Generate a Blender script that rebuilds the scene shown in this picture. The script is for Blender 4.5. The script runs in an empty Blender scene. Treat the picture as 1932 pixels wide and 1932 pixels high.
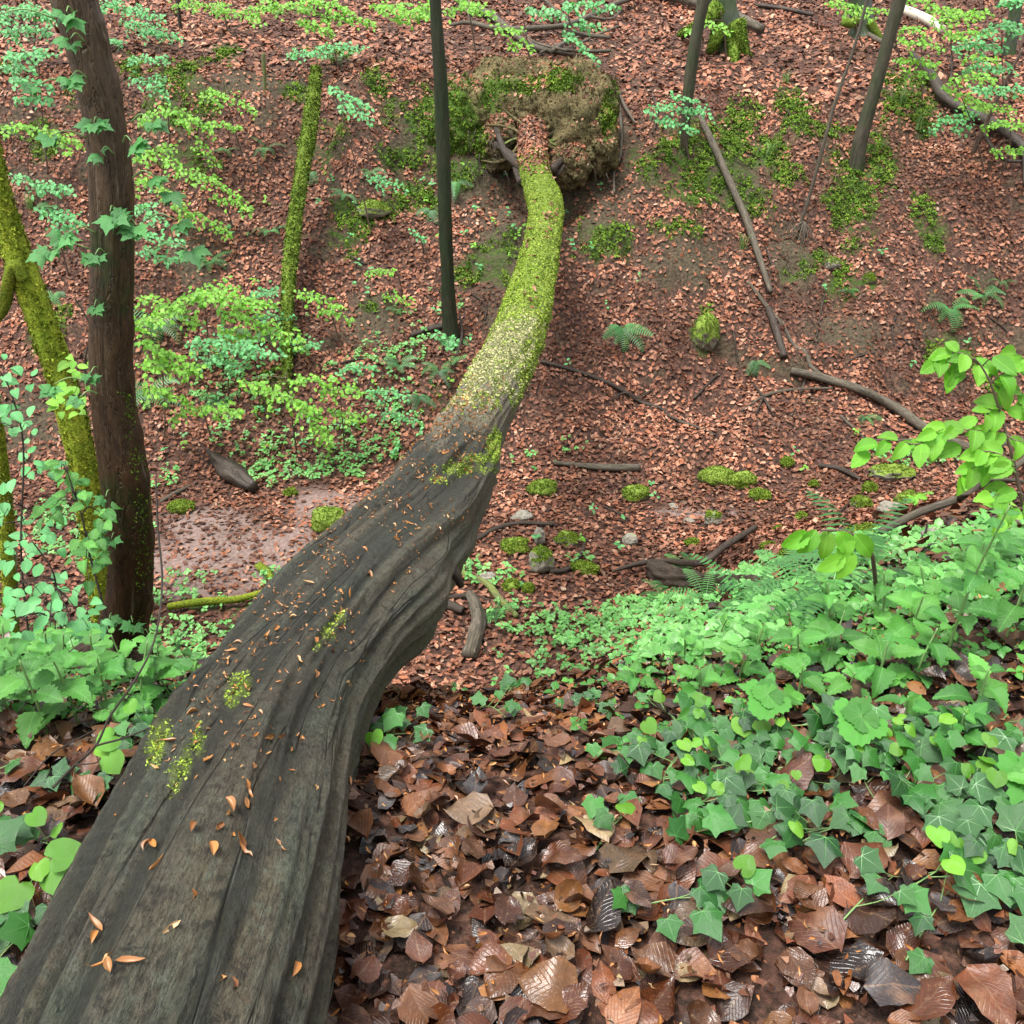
import bpy, math
import numpy as np
from mathutils import Matrix, Vector

R = np.random.default_rng(7)
scene = bpy.context.scene
COL = scene.collection

# ------------------------------------------------------------------ camera
CAM = np.array([0.0, 0.0, 1.4])
PITCH = math.radians(28.0)
FOV = math.radians(58.0)
F = 966.0 / math.tan(FOV / 2)            # focal length in px of a 1932 px wide frame
cam_d = bpy.data.cameras.new('camera')
cam_d.sensor_fit = 'HORIZONTAL'
cam_d.angle = FOV
cam_d.clip_start = 0.03
cam_d.clip_end = 400
cam = bpy.data.objects.new('camera', cam_d)
cam.location = CAM
cam.rotation_euler = (math.pi / 2 - PITCH, 0, 0)
COL.objects.link(cam)
scene.camera = cam

# ------------------------------------------------------------------ light
world = bpy.data.worlds.new('World')
scene.world = world
world.use_nodes = True
wn = world.node_tree
bg = wn.nodes['Background']
sky = wn.nodes.new('ShaderNodeTexSky')
sky.sky_type = 'NISHITA'
sky.sun_disc = False
SUN_EL, SUN_AZ = math.radians(72), math.radians(235)   # azimuth from +y, clockwise
sky.sun_elevation = SUN_EL
sky.sun_rotation = SUN_AZ
sky.air_density = 1.0
sky.dust_density = 3.0
sky.ozone_density = 1.0
hsv = wn.nodes.new('ShaderNodeHueSaturation')
hsv.inputs['Saturation'].default_value = 0.12
wn.links.new(sky.outputs[0], hsv.inputs['Color'])
wn.links.new(hsv.outputs[0], bg.inputs['Color'])
bg.inputs['Strength'].default_value = 0.10
sd = bpy.data.lights.new('sun', 'SUN')
sd.energy = 1.5
sd.angle = math.radians(25)
sd.color = (1.0, 0.97, 0.92)
sun = bpy.data.objects.new('sun', sd)
sv = Vector((math.sin(SUN_AZ) * math.cos(SUN_EL), math.cos(SUN_AZ) * math.cos(SUN_EL), math.sin(SUN_EL)))
sun.rotation_euler = sv.to_track_quat('Z', 'Y').to_euler()
COL.objects.link(sun)
vs = scene.view_settings
vs.view_transform = 'Standard'
vs.look = 'None'
vs.exposure = 1.85
vs.gamma = 1.0
vs.use_curve_mapping = False
scene.render.engine = 'CYCLES'

# ------------------------------------------------------------------ maths helpers
FW = np.array([0, math.cos(PITCH), -math.sin(PITCH)])
UP = np.array([0, math.sin(PITCH), math.cos(PITCH)])
RT = np.array([1.0, 0, 0])


def P(px, py, d):
    """world point seen at pixel (px,py) of the 1932 px photograph at depth d"""
    return CAM + d * (FW + RT * (px - 966) / F + UP * (966 - py) / F)


def proj(V):
    q = V - CAM
    d = q @ FW
    return 966 + F * (q @ RT) / d, 966 - F * (q @ UP) / d, d


def _h3(i, j, k, s):
    n = (i * 374761393 + j * 668265263 + k * 2147483647 + s * 974711) & 0xffffffff
    n = ((n ^ (n >> 13)) * 1274126177) & 0xffffffff
    n = ((n ^ (n >> 16)) * 2246822519) & 0xffffffff
    return ((n ^ (n >> 15)) & 0xffffff) / float(0xffffff)


def vnoise(x, y, z=0.0, s=0):
    x = np.asarray(x, float); y = np.asarray(y, float); z = np.asarray(z, float) + 0 * x
    i = np.floor(x).astype(np.int64); j = np.floor(y).astype(np.int64); k = np.floor(z).astype(np.int64)
    u = x - i; v = y - j; w = z - k
    u = u * u * (3 - 2 * u); v = v * v * (3 - 2 * v); w = w * w * (3 - 2 * w)
    r = 0
    for a in (0, 1):
        for b in (0, 1):
            for c in (0, 1):
                r = r + _h3(i + a, j + b, k + c, s) * (u if a else 1 - u) * (v if b else 1 - v) * (w if c else 1 - w)
    return r * 2 - 1


def fbm(x, y, z=0.0, s=0, o=4, g=0.5):
    r = 0; a = 1.0; f = 1.0; t = 0
    for q in range(o):
        r = r + a * vnoise(x * f + 7.3 * q, y * f - 3.1 * q, np.asarray(z) * f + 1.7 * q, s + q); t += a
        a *= g; f *= 2.03
    return r / t


def smooth(a, b, x):
    t = np.clip((x - a) / (b - a), 0, 1)
    return t * t * (3 - 2 * t)


# ------------------------------------------------------------------ terrain height
GX0, GX1, GY0, GY1, GS = -32.0, 32.0, -7.0, 48.0, 0.08
FARL = [(9.2, -2.95), (10.4, -2.3), (11.8, -1.38), (13.1, -.28), (14.0, .62), (14.6, .85), (20, 1.9), (48, 8)]
FARR = [(9.0, -3.0), (10.3, -2.3), (11.6, -1.35), (12.6, -.45), (13.5, .1), (14.6, .55), (20, 1.8), (48, 8)]
cols = [
    (-12, [(-7, .2), (2, .1), (3.0, -.5), (4.5, -1.7), (6, -3.0)] + FARL),
    (-4, [(-7, .2), (1.9, .05), (2.8, -.5), (4.2, -1.6), (5.8, -3.0)] + FARL),
    (-1.8, [(-7, .2), (1.6, .05), (2.3, -.35), (3.1, -1.0), (3.5, -1.2), (5.4, -2.95)] + FARL),
    (-.9, [(-7, .2), (1.3, .03), (2.0, -.2), (2.6, -.7), (3.4, -1.3), (5.0, -2.9)] + FARL),
    (0, [(-7, .1), (1.2, .0), (1.8, -.2), (2.4, -.6), (3.2, -1.4), (4.8, -2.9), (5.6, -3.0)] + FARL),
    (.6, [(-7, .1), (1.4, .02), (2.1, -.2), (2.7, -.6), (3.5, -1.3), (5.2, -2.7), (6.0, -3.0)] + FARL),
    (1.3, [(-7, .15), (1.6, .08), (2.2, -.02), (2.9, -.42), (4.6, -1.55), (6.4, -2.8), (7.0, -3.0)] + FARR),
    (2.3, [(-7, .2), (2.0, .18), (3.0, -.1), (5.2, -1.4), (7.6, -2.85), (8.2, -2.98)] + FARR),
    (4, [(-7, .3), (2.6, .25), (3.6, -.1), (5.8, -1.5), (8.0, -2.75), (8.6, -2.9)] + FARR),
    (12, [(-7, .3), (3, .3), (4.6, -.4), (6.8, -2.0), (8.0, -2.7), (8.6, -2.9)] + FARR),
]
gx = np.arange(GX0, GX1 + GS / 2, GS)
gy = np.arange(GY0, GY1 + GS / 2, GS)
prof = np.array([np.interp(gy, [a for a, b in c[1]], [b for a, b in c[1]]) for c in cols])   # cols x ny
cx = np.array([c[0] for c in cols], float)
HG = np.empty((len(gx), len(gy)))
for j in range(len(gy)):
    HG[:, j] = np.interp(gx, cx, prof[:, j])


def blur(A, n, ax):
    k = np.hanning(n + 2)[1:-1]; k /= k.sum()
    pad = [(0, 0), (0, 0)]; pad[ax] = (n // 2, n - 1 - n // 2)
    B = np.pad(A, pad, mode='edge')
    r = 0
    m = A.shape[ax]
    for i in range(n):
        sl = [slice(None), slice(None)]; sl[ax] = slice(i, i + m)
        r = r + k[i] * B[tuple(sl)]
    return r


HG = blur(blur(HG, 9, 1), 15, 0)
XX, YY = np.meshgrid(gx, gy, indexing='ij')
far = smooth(5, 9, YY)
bank = smooth(9.3, 10.5, YY) * (1 - smooth(13.8, 15.5, YY))
HG += far * 0.05 * fbm(XX * .8, YY * .8, s=3) + 0.03 * fbm(XX * 2.2, YY * 2.2, s=5) + far * .04 * fbm(XX * 3.5, YY * 3.5, s=9, o=3)
_q = fbm(XX * .9, YY * .8, s=13, o=3) * 3.0
HG += bank * (0.34 * fbm(XX * .55, YY * .3, s=11, o=2) + 0.24 * fbm(XX * 1.5, YY * 1.3, s=12, o=4) + .16 * (smooth(.25, .75, _q - np.floor(_q)) - (_q - np.floor(_q))))
HG += bank * .05 * fbm(XX * 5, YY * 5, s=14, o=2)
HG += (1 - far) * .018 * fbm(XX * 7, YY * 7, s=15, o=2)
# scarp behind the root plate, hollow under it
HG -= 0.55 * np.exp(-((XX - .2) / 1.15) ** 2 - ((YY - 12.9) / .55) ** 2)
HG += 1.2 * smooth(20, 45, YY) * fbm(XX * .1, YY * .1, s=21, o=2)


def H(x, y):
    a = np.clip((np.asarray(x, float) - GX0) / GS, 0, len(gx) - 1.001)
    b = np.clip((np.asarray(y, float) - GY0) / GS, 0, len(gy) - 1.001)
    i = a.astype(int); j = b.astype(int); u = a - i; v = b - j
    return (HG[i, j] * (1 - u) * (1 - v) + HG[i + 1, j] * u * (1 - v) + HG[i, j + 1] * (1 - u) * v + HG[i + 1, j + 1] * u * v)


def HN(x, y):
    e = .06
    n = np.stack([-(H(x + e, y) - H(x - e, y)) / (2 * e), -(H(x, y + e) - H(x, y - e)) / (2 * e), np.ones_like(np.asarray(x, float))], -1)
    return n / np.linalg.norm(n, axis=-1, keepdims=True)


def G(px, py):
    """ground point seen at a pixel"""
    d = np.arange(.8, 60, .02)
    q = P(px, py, 1.0) - CAM
    pts = CAM + d[:, None] * q
    under = pts[:, 2] < H(pts[:, 0], pts[:, 1])
    i = int(np.argmax(under)) if under.any() else len(d) - 1
    p = pts[i].copy(); p[2] = H(p[0], p[1])
    return p


def Gd(px, py):
    return float((G(px, py) - CAM) @ FW)


# ------------------------------------------------------------------ mesh helpers
class T:      # template: verts, faces, uv
    def __init__(s, V, Fc, UV, MI=None):
        s.V = np.asarray(V, float); s.UV = np.asarray(UV, float)
        s.tot = np.array([len(f) for f in Fc], np.int32)
        s.loops = np.array([i for f in Fc for i in f], np.int32)
        s.mi = np.zeros(len(Fc), np.int32) if MI is None else np.asarray(MI, np.int32)


def build_mesh(name, V, loops, tot, uv=None, rnd=None, mats=(), mi=None, smooth_=True, extra=None):
    me = bpy.data.meshes.new(name)
    n = len(V)
    me.vertices.add(n)
    me.vertices.foreach_set('co', np.ascontiguousarray(V, dtype=np.float32).ravel())
    me.loops.add(len(loops))
    me.loops.foreach_set('vertex_index', np.ascontiguousarray(loops, dtype=np.int32))
    me.polygons.add(len(tot))
    st = np.concatenate([[0], np.cumsum(tot)[:-1]]).astype(np.int32)
    me.polygons.foreach_set('loop_start', st)
    if smooth_:
        me.polygons.foreach_set('use_smooth', np.ones(len(tot), bool))
    if mi is not None:
        me.polygons.foreach_set('material_index', np.ascontiguousarray(mi, dtype=np.int32))
    if uv is not None:
        l = me.uv_layers.new(name='UVMap')
        l.data.foreach_set('uv', np.ascontiguousarray(uv[loops], dtype=np.float32).ravel())
    if rnd is not None:
        at = me.attributes.new('rnd', 'FLOAT', 'POINT')
        at.data.foreach_set('value', np.ascontiguousarray(rnd, dtype=np.float32))
    for k, a in (extra or {}).items():
        at = me.attributes.new(k, 'FLOAT', 'POINT')
        at.data.foreach_set('value', np.ascontiguousarray(a, dtype=np.float32))
    for m in mats:
        me.materials.append(m)
    me.update(calc_edges=True)
    return me


def t_mesh(name, t, mats):
    return build_mesh(name, t.V, t.loops, t.tot, t.UV, None, mats, t.mi)


def merge(ts, which, Ms, locs, rnd=None):
    """scatter templates: which[i] picks the template, Ms (n,3,3), locs (n,3)"""
    Vs, Ls, Ts, Us, Rs, Mi = [], [], [], [], [], []
    off = 0
    if rnd is None: rnd = R.random(len(which))
    for k, t in enumerate(ts):
        idx = np.nonzero(which == k)[0]
        if len(idx) == 0: continue
        V = np.einsum('nij,vj->nvi', Ms[idx], t.V) + locs[idx][:, None, :]
        nv = len(t.V); m = len(idx)
        Vs.append(V.reshape(-1, 3))
        Ls.append((t.loops[None, :] + (np.arange(m) * nv)[:, None] + off).ravel())
        Ts.append(np.tile(t.tot, m)); Mi.append(np.tile(t.mi, m))
        Us.append(np.tile(t.UV, (m, 1)))
        Rs.append(np.repeat(rnd[idx], nv))
        off += nv * m
    return (np.concatenate(Vs), np.concatenate(Ls), np.concatenate(Ts), np.concatenate(Us), np.concatenate(Rs), np.concatenate(Mi))


def merged_mesh(name, ts, which, Ms, locs, mats, rnd=None, origin=None):
    V, L, Tt, U, Rr, mi = merge(ts, which, Ms, locs, rnd)
    if origin is not None: V = V - origin
    return build_mesh(name, V, L, Tt, U, Rr, mats, mi)


def frames(N, D):
    """matrices whose columns are x (across), y (along D), z (near N)"""
    N = N / np.linalg.norm(N, axis=-1, keepdims=True)
    D = D - (D * N).sum(-1, keepdims=True) * N
    D = D / (np.linalg.norm(D, axis=-1, keepdims=True) + 1e-9)
    X = np.cross(D, N)
    return np.stack([X, D, N], -1)


def tilt(N, amt, rng=R):
    n = N + rng.normal(0, 1, N.shape) * (amt[:, None] if np.ndim(amt) else amt)
    return n / np.linalg.norm(n, axis=-1, keepdims=True)


def strip_leaf(L, W, rows, cols, wf, fold=.1, curl=.3, serr=0., wave=0., seed=0, base=0.0, stalk=0.0):
    rg = np.random.default_rng(seed)
    t = np.linspace(0, 1, rows + 1)
    th = curl * (t - .3) * 1.4 + wave * rg.normal(0, .25, rows + 1)
    dy = np.cos(th) * L / rows; dz = np.sin(th) * L / rows
    y = np.concatenate([[0], np.cumsum(dy[:-1])]) + stalk; z = np.concatenate([[0], np.cumsum(dz[:-1])])
    V, UV = [], []
    ph = rg.random() * 6
    for i in range(rows + 1):
        w = max(wf(t[i]), .03) * W / 2
        for j in range(cols + 1):
            s = (j / cols) * 2 - 1
            edge = abs(s) > .99
            ww = w * (1 + (serr * (1 if i % 2 else -1) if edge and 0 < i < rows else 0))
            zz = fold * abs(s) ** 1.3 * w * 2 + wave * .12 * W * math.sin(ph + 5 * t[i] + 2.5 * s) * abs(s)
            yy = y[i] + (.0 if not edge else (-.25 * serr * L / rows * (1 if i % 2 else -1))) + abs(s) * base * w
            V.append((s * ww, yy, z[i] + zz)); UV.append((s * .5 * max(wf(t[i]), .03) + .5, t[i]))
    Fc = [(i * (cols + 1) + j, i * (cols + 1) + j + 1, (i + 1) * (cols + 1) + j + 1, (i + 1) * (cols + 1) + j)
          for i in range(rows) for j in range(cols)]
    return T(V, Fc, UV)


ovate = lambda t: (math.sin(math.pi * t ** .8)) ** .75 if 0 < t < 1 else 0
broad = lambda t: (math.sin(math.pi * t ** .62)) ** .62 if 0 < t < 1 else 0
lance = lambda t: (math.sin(math.pi * t ** .7)) ** 1.0 if 0 < t < 1 else 0


def fan_leaf(pts, cup=.15, seed=0, lobes=(), stalk=0., vein=.007):
    """palmate leaf from an outline (x,y) round the petiole point; veins are thin raised strips"""
    rg = np.random.default_rng(seed)
    pts = np.array(pts, float)
    V = [(0, 0, 0)]; UV = [(.5, 0)]
    mid = pts * .5
    n = len(pts)
    for q, rr in ((mid, .5), (pts, 1.)):
        for i, (x, y) in enumerate(q):
            r2 = x * x + (y - .4) ** 2
            V.append((x, y, -cup * r2 + .03 * rg.normal() * rr)); UV.append((.5 + x * .5, y))
    Fc = []
    for i in range(n - 1):
        Fc.append((0, 1 + i, 2 + i))
        Fc.append((1 + i, 1 + n + i, 2 + n + i, 2 + i))
    MI = [0] * len(Fc)
    V = [tuple(v) for v in V]
    for l in lobes:
        a, b, c = np.array(V[0]), np.array(V[1 + l]), np.array(V[1 + n + l])
        up = np.array([0, 0, .006])
        d = c - a; s = np.array([d[1], -d[0], 0]); s /= np.linalg.norm(s) + 1e-9
        k = len(V)
        for pnt, w in ((a, vein * 1.5), (b, vein), (a + (c - a) * .5 + (b - (a + c) / 2) * 0 + 0, 0)):
            if w:
                V.append(tuple(pnt + up + s * w)); V.append(tuple(pnt + up - s * w)); UV += [(.5, .1)] * 2
        V.append(tuple(b + (c - b) * .92 + up)); UV.append((.5, .1))
        Fc.append((k, k + 1, k + 3, k + 2)); Fc.append((k + 2, k + 3, k + 4)); MI += [1, 1]
    t = T(V, Fc, UV, MI)
    return t


def tube_arrays(path, rad, seg, disp=None, cap=True, close_uv=1.0):
    """swept tube; disp(theta_grid, s_grid) -> radial scale offset in metres"""
    path = np.asarray(path, float); rad = np.asarray(rad, float)
    n = len(path)
    tan = np.gradient(path, axis=0); tan /= np.linalg.norm(tan, axis=1, keepdims=True) + 1e-12
    ref = np.array([0, 0, 1.0])
    if abs(tan[:, 2]).mean() > .8: ref = np.array([0, -1.0, 0])
    s = np.cross(tan, ref); s /= np.linalg.norm(s, axis=1, keepdims=True) + 1e-12
    u = np.cross(s, tan)
    L = np.concatenate([[0], np.cumsum(np.linalg.norm(np.diff(path, axis=0), axis=1))])
    th = np.linspace(0, 2 * math.pi, seg, endpoint=False) - math.pi / 2      # starts at the underside
    TH, SS = np.meshgrid(th, L)
    r = rad[:, None] + (disp(TH, SS) if disp else 0)
    V = path[:, None, :] + r[..., None] * (np.cos(TH)[..., None] * s[:, None, :] + np.sin(TH)[..., None] * u[:, None, :])
    UVv = np.stack([(TH + math.pi / 2) / (2 * math.pi) * close_uv, SS], -1)
    V = V.reshape(-1, 3); UVv = UVv.reshape(-1, 2)
    i = np.arange(n - 1)[:, None]; j = np.arange(seg)[None, :]
    a = i * seg + j; b = i * seg + (j + 1) % seg; c = (i + 1) * seg + (j + 1) % seg; d = (i + 1) * seg + j
    Q = np.stack([a, d, c, b], -1).reshape(-1, 4)
    loops = Q.ravel(); tot = np.full(len(Q), 4, np.int32)
    if cap:
        k = len(V)
        V = np.vstack([V, path[0], path[-1]]); UVv = np.vstack([UVv, [.5, 0], [.5, L[-1]]])
        jj = np.arange(seg)
        c0 = np.stack([np.full(seg, k), jj, (jj + 1) % seg], -1)
        c1 = np.stack([np.full(seg, k + 1), (n - 1) * seg + (jj + 1) % seg, (n - 1) * seg + jj], -1)
        loops = np.concatenate([loops, c0.ravel(), c1.ravel()]); tot = np.concatenate([tot, np.full(2 * seg, 3, np.int32)])
    return V, loops, tot, UVv


def tube_mesh(name, path, rad, seg, mats, disp=None, origin=(0, 0, 0), extra=None):
    V, l, t, uv = tube_arrays(path, rad, seg, disp)
    return build_mesh(name, V - np.asarray(origin), l, t, uv, None, mats)


def curve(pts, n):
    """Catmull-Rom through rows of pts (any dimension)"""
    p = np.asarray(pts, float)
    p = np.vstack([2 * p[0] - p[1], p, 2 * p[-1] - p[-2]])
    m = len(p) - 3
    out = []
    for t in np.linspace(0, m - 1e-9, n):
        i = int(t); u = t - i
        a, b, c, d = p[i], p[i + 1], p[i + 2], p[i + 3]
        out.append(.5 * (2 * b + (c - a) * u + (2 * a - 5 * b + 4 * c - d) * u * u + (3 * b - a - 3 * c + d) * u ** 3))
    return np.array(out)


def thing(name, label, cat, loc, group=None):
    o = bpy.data.objects.new(name, None)
    o.empty_display_size = .05
    o.location = loc
    o['label'] = label; o['category'] = cat
    if group: o['group'] = group
    COL.objects.link(o)
    return o


def part(name, me, parent=None, M=None, loc=None, kind=None, label=None):
    o = bpy.data.objects.new(name, me)
    if parent is not None: o.parent = parent
    if M is not None:
        m4 = Matrix.Identity(4)
        for a in range(3):
            for b in range(3): m4[a][b] = M[a, b]
        if loc is not None:
            for a in range(3): m4[a][3] = loc[a]
        o.matrix_basis = m4
    elif loc is not None:
        o.location = loc
    if kind: o['kind'] = kind
    if label: o['label'] = label
    COL.objects.link(o)
    return o


def tag(o, label, cat=None, group=None, kind=None):
    o['label'] = label
    if cat: o['category'] = cat
    if group: o['group'] = group
    if kind: o['kind'] = kind
    return o


# ------------------------------------------------------------------ materials
class NT:
    def __init__(s, name):
        s.m = bpy.data.materials.new(name); s.m.use_nodes = True
        s.t = s.m.node_tree; s.b = s.t.nodes['Principled BSDF']; s.out = s.t.nodes['Material Output']

    def n(s, typ, **kw):
        nd = s.t.nodes.new('ShaderNode' + typ)
        for k, v in kw.items(): setattr(nd, k, v)
        return nd

    def l(s, a, b): s.t.links.new(a, b)

    def val(s, sock, v):
        if isinstance(v, (int, float)): sock.default_value = v
        elif isinstance(v, (tuple, list)):
            sock.default_value = tuple(v) + ((1,) if len(v) == 3 and sock.type == 'RGBA' else ())
        else: s.l(v, sock)

    def math(s, op, a, b=0.0, c=0.0, clamp=False):
        nd = s.n('Math', operation=op, use_clamp=clamp)
        s.val(nd.inputs[0], a); s.val(nd.inputs[1], b); s.val(nd.inputs[2], c)
        return nd.outputs[0]

    def mix(s, f, a, b, mode='MIX'):
        nd = s.n('Mix', data_type='RGBA', blend_type=mode)
        s.val(nd.inputs[0], f); s.val(nd.inputs[6], a); s.val(nd.inputs[7], b)
        return nd.outputs[2]

    def noise(s, vec, scale, detail=4, rough=.55, dist=0., dim='3D'):
        nd = s.n('TexNoise'); nd.noise_dimensions = dim
        if vec is not None: s.l(vec, nd.inputs['Vector'])
        nd.inputs['Scale'].default_value = scale; nd.inputs['Detail'].default_value = detail
        nd.inputs['Roughness'].default_value = rough; nd.inputs['Distortion'].default_value = dist
        return nd.outputs['Fac']

    def ramp(s, fac, stops, interp='LINEAR'):
        nd = s.n('ValToRGB'); cr = nd.color_ramp; cr.interpolation = interp
        while len(cr.elements) < len(stops): cr.elements.new(.5)
        for e, (p, c) in zip(cr.elements, stops):
            e.position = p; e.color = (tuple(c) + (1,)) if not isinstance(c, (int, float)) else (c, c, c, 1)
        s.l(fac, nd.inputs[0])
        return nd.outputs[0]

    def mr(s, v, a, b, c=0., d=1.):
        nd = s.n('MapRange'); nd.clamp = True
        s.val(nd.inputs[0], v)
        for i, q in enumerate((a, b, c, d)): nd.inputs[i + 1].default_value = q
        return nd.outputs[0]

    def mapping(s, vec, scale):
        nd = s.n('Mapping'); s.l(vec, nd.inputs[0]); nd.inputs['Scale'].default_value = scale
        return nd.outputs[0]

    def obj(s): return s.n('TexCoord').outputs['Object']

    def uv(s): return s.n('TexCoord').outputs['UV']

    def attr(s, name): return s.n('Attribute', attribute_name=name).outputs['Fac']

    def rnd(s):
        return s.math('FRACT', s.math('ADD', s.n('ObjectInfo').outputs['Random'], s.attr('rnd')))

    def bump(s, h, strength=.5, dist=.01, normal=None):
        nd = s.n('Bump'); nd.inputs['Strength'].default_value = strength; nd.inputs['Distance'].default_value = dist
        s.l(h, nd.inputs['Height'])
        if normal is not None: s.l(normal, nd.inputs['Normal'])
        return nd.outputs[0]

    def veins(s, nlat=8, k=1.3, w=.06):
        sep = s.n('SeparateXYZ'); s.l(s.uv(), sep.inputs[0])
        a = s.math('ABSOLUTE', s.math('SUBTRACT', sep.outputs[0], .5))
        midr = s.mr(a, 0.008, .03, 1, 0)
        ph = s.math('MULTIPLY', s.math('SUBTRACT', sep.outputs[1], s.math('MULTIPLY', a, k * .8)), nlat)
        fr = s.math('ABSOLUTE', s.math('SUBTRACT', s.math('FRACT', ph), .5))
        lat = s.mr(fr, .0, w * 1.6, 1, 0)
        return s.math('MAXIMUM', midr, s.math('MULTIPLY', lat, .7)), fr

    def fin(s, col, rough=.6, spec=.5, normal=None):
        s.val(s.b.inputs['Base Color'], col); s.val(s.b.inputs['Roughness'], rough)
        s.b.inputs['Specular IOR Level'].default_value = spec
        if normal is not None: s.l(normal, s.b.inputs['Normal'])
        return s.m


def dead_leaf_mat(name, stops, rough=.4, spec=.5, bright=1.0):
    n = NT(name)
    r = n.rnd()
    c = n.ramp(r, stops, 'CONSTANT')
    v, fr = n.veins(9, 1.2)
    o = n.obj()
    bl = n.noise(o, 38, 3, .6)
    c = n.mix(n.mr(bl, .35, .75), c, n.mix(.5, c, (.05, .028, .02)))
    b2 = n.noise(o, 16, 2)
    c = n.mix(n.mr(b2, .55, .75, 0, .45), c, (.32, .16, .08))
    c = n.mix(n.math('MULTIPLY', v, .35), c, (.30, .17, .09))
    r2 = n.math('FRACT', n.math('MULTIPLY', r, 17.3))
    h = n.n('HueSaturation'); n.l(c, h.inputs['Color']); n.l(n.mr(r2, 0, 1, .6 * bright, 1.35 * bright), h.inputs['Value'])
    patch_tone = n.noise(o, .9, 5, .6)
    hd = n.n('HueSaturation'); n.l(h.outputs[0], hd.inputs['Color']); n.l(n.mr(patch_tone, .4, .6, .42, 1.12), hd.inputs['Value']); h = hd  # broad noise patches darken and lighten the litter colour
    fine = n.noise(o, 120, 3, .7)
    cc = n.mix(n.mr(fine, .5, .7, 0, .5), h.outputs[0], n.mix(.65, h.outputs[0], (.02, .012, .01)))
    cc = n.mix(n.mr(fine, .42, .28, 0, .45), cc, n.mix(.5, cc, (.45, .28, .16)))
    nm = n.bump(n.math('ADD', n.math('MULTIPLY', n.mr(fr, 0, .12), .5), n.math('ADD', bl, fine)), .45, .003)
    return n.fin(cc, n.mr(r2, 0, 1, rough - .12, rough + .2), spec, nm)


NEAR_STOPS = [(0, (.10, .026, .010)), (.14, (.17, .046, .013)), (.27, (.045, .015, .008)), (.38, (.21, .070, .018)), (.5, (.11, .036, .017)),
              (.6, (.020, .012, .011)), (.68, (.16, .062, .025)), (.78, (.26, .105, .028)), (.85, (.030, .027, .031)), (.92, (.18, .11, .06)), (.975, (.38, .28, .14))]
FAR_STOPS = [(0, (.22, .080, .045)), (.15, (.31, .125, .073)), (.3, (.12, .040, .023)), (.42, (.36, .165, .10)), (.55, (.26, .085, .042)),
             (.68, (.33, .145, .09)), (.8, (.15, .058, .038)), (.9, (.41, .22, .145)), (.985, (.56, .38, .27))]
m_leaf_near = dead_leaf_mat('wet_beech_leaf', NEAR_STOPS, .32, .5, 1.0)
m_leaf_far = dead_leaf_mat('dry_beech_leaf', FAR_STOPS, .55, .2, 1.2)


def green_mat(name, a, b, rough=.45, tr=.35, spec=.4, nlat=7, veincol=None, vs=.3):
    plain = vs == 0
    n = NT(name)
    r = n.rnd()
    c = n.mix(r, a, b)
    v, fr = n.veins(nlat, 1.4)
    r2 = n.math('FRACT', n.math('MULTIPLY', r, 13.7))
    h = n.n('HueSaturation'); n.l(c, h.inputs['Color']); n.l(n.mr(r2, 0, 1, .7, 1.25), h.inputs['Value'])
    c = h.outputs[0]
    vc = veincol or tuple(min(1, x * 1.8 + .03) for x in b)
    c = n.mix(n.math('MULTIPLY', v, vs), c, vc)
    bl = n.noise(n.obj(), 60, 2)
    nm = n.bump(bl if plain else n.math('ADD', n.math('MULTIPLY', n.mr(fr, 0, .2), .6), bl), .4, .004)
    c = n.mix(n.mr(bl, .45, .7, 0, .35), c, n.mix(.5, c, (.02, .06, .01)))
    n.fin(c, n.mr(bl, .3, .7, max(.12, rough - .15), rough + .12), spec + .1, nm)
    t = n.n('BsdfTranslucent'); n.l(n.mix(1, c, (1.25, 1.25, .55), 'MULTIPLY'), t.inputs['Color'])
    mx = n.n('MixShader'); mx.inputs[0].default_value = tr
    n.l(n.b.outputs[0], mx.inputs[1]); n.l(t.outputs[0], mx.inputs[2]); n.l(mx.outputs[0], n.out.inputs[0])
    return n.m


m_beech = green_mat('beech_green', (.15, .42, .03), (.25, .52, .055), .42, .4)
m_mint = green_mat('pale_green_leaf', (.09, .38, .11), (.17, .48, .18), .4, .35)
m_nettle = green_mat('nettle_green', (.045, .20, .03), (.11, .33, .05), .34, .32, nlat=8, vs=.3)
m_ivy = green_mat('ivy_green', (.008, .06, .010), (.035, .17, .018), .22, .15, .6, vs=.0)
m_ivy_young = green_mat('young_ivy_green', (.09, .29, .012), (.16, .38, .025), .25, .3, .5, vs=.0)
m_ivyvein = NT('ivy_vein').fin((.07, .20, .05), .4)
m_cover = green_mat('ground_cover_green', (.09, .32, .06), (.19, .45, .12), .32, .3)
m_fern = green_mat('fern_green', (.03, .13, .03), (.08, .24, .06), .5, .3, vs=0)
m_maple = green_mat('maple_green', (.05, .22, .05), (.09, .31, .075), .4, .35, vs=0)
m_hornbeam = green_mat('hornbeam_green', (.11, .36, .018), (.19, .46, .035), .38, .4, nlat=11, vs=.3)
m_grass = green_mat('grass_green', (.10, .22, .05), (.2, .33, .1), .5, .3, vs=0)
m_stem = NT('green_stem').fin((.16, .28, .09), .5)
m_twig = NT('brown_twig').fin((.10, .065, .045), .7)
n = NT('bud_scale_orange'); m_bud = n.fin(n.ramp(n.rnd(), [(0, (.26, .095, .02)), (.4, (.38, .17, .045)), (.7, (.17, .06, .018)), (.9, (.44, .24, .09)), (1, (.45, .33, .19))]), .4)


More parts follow.
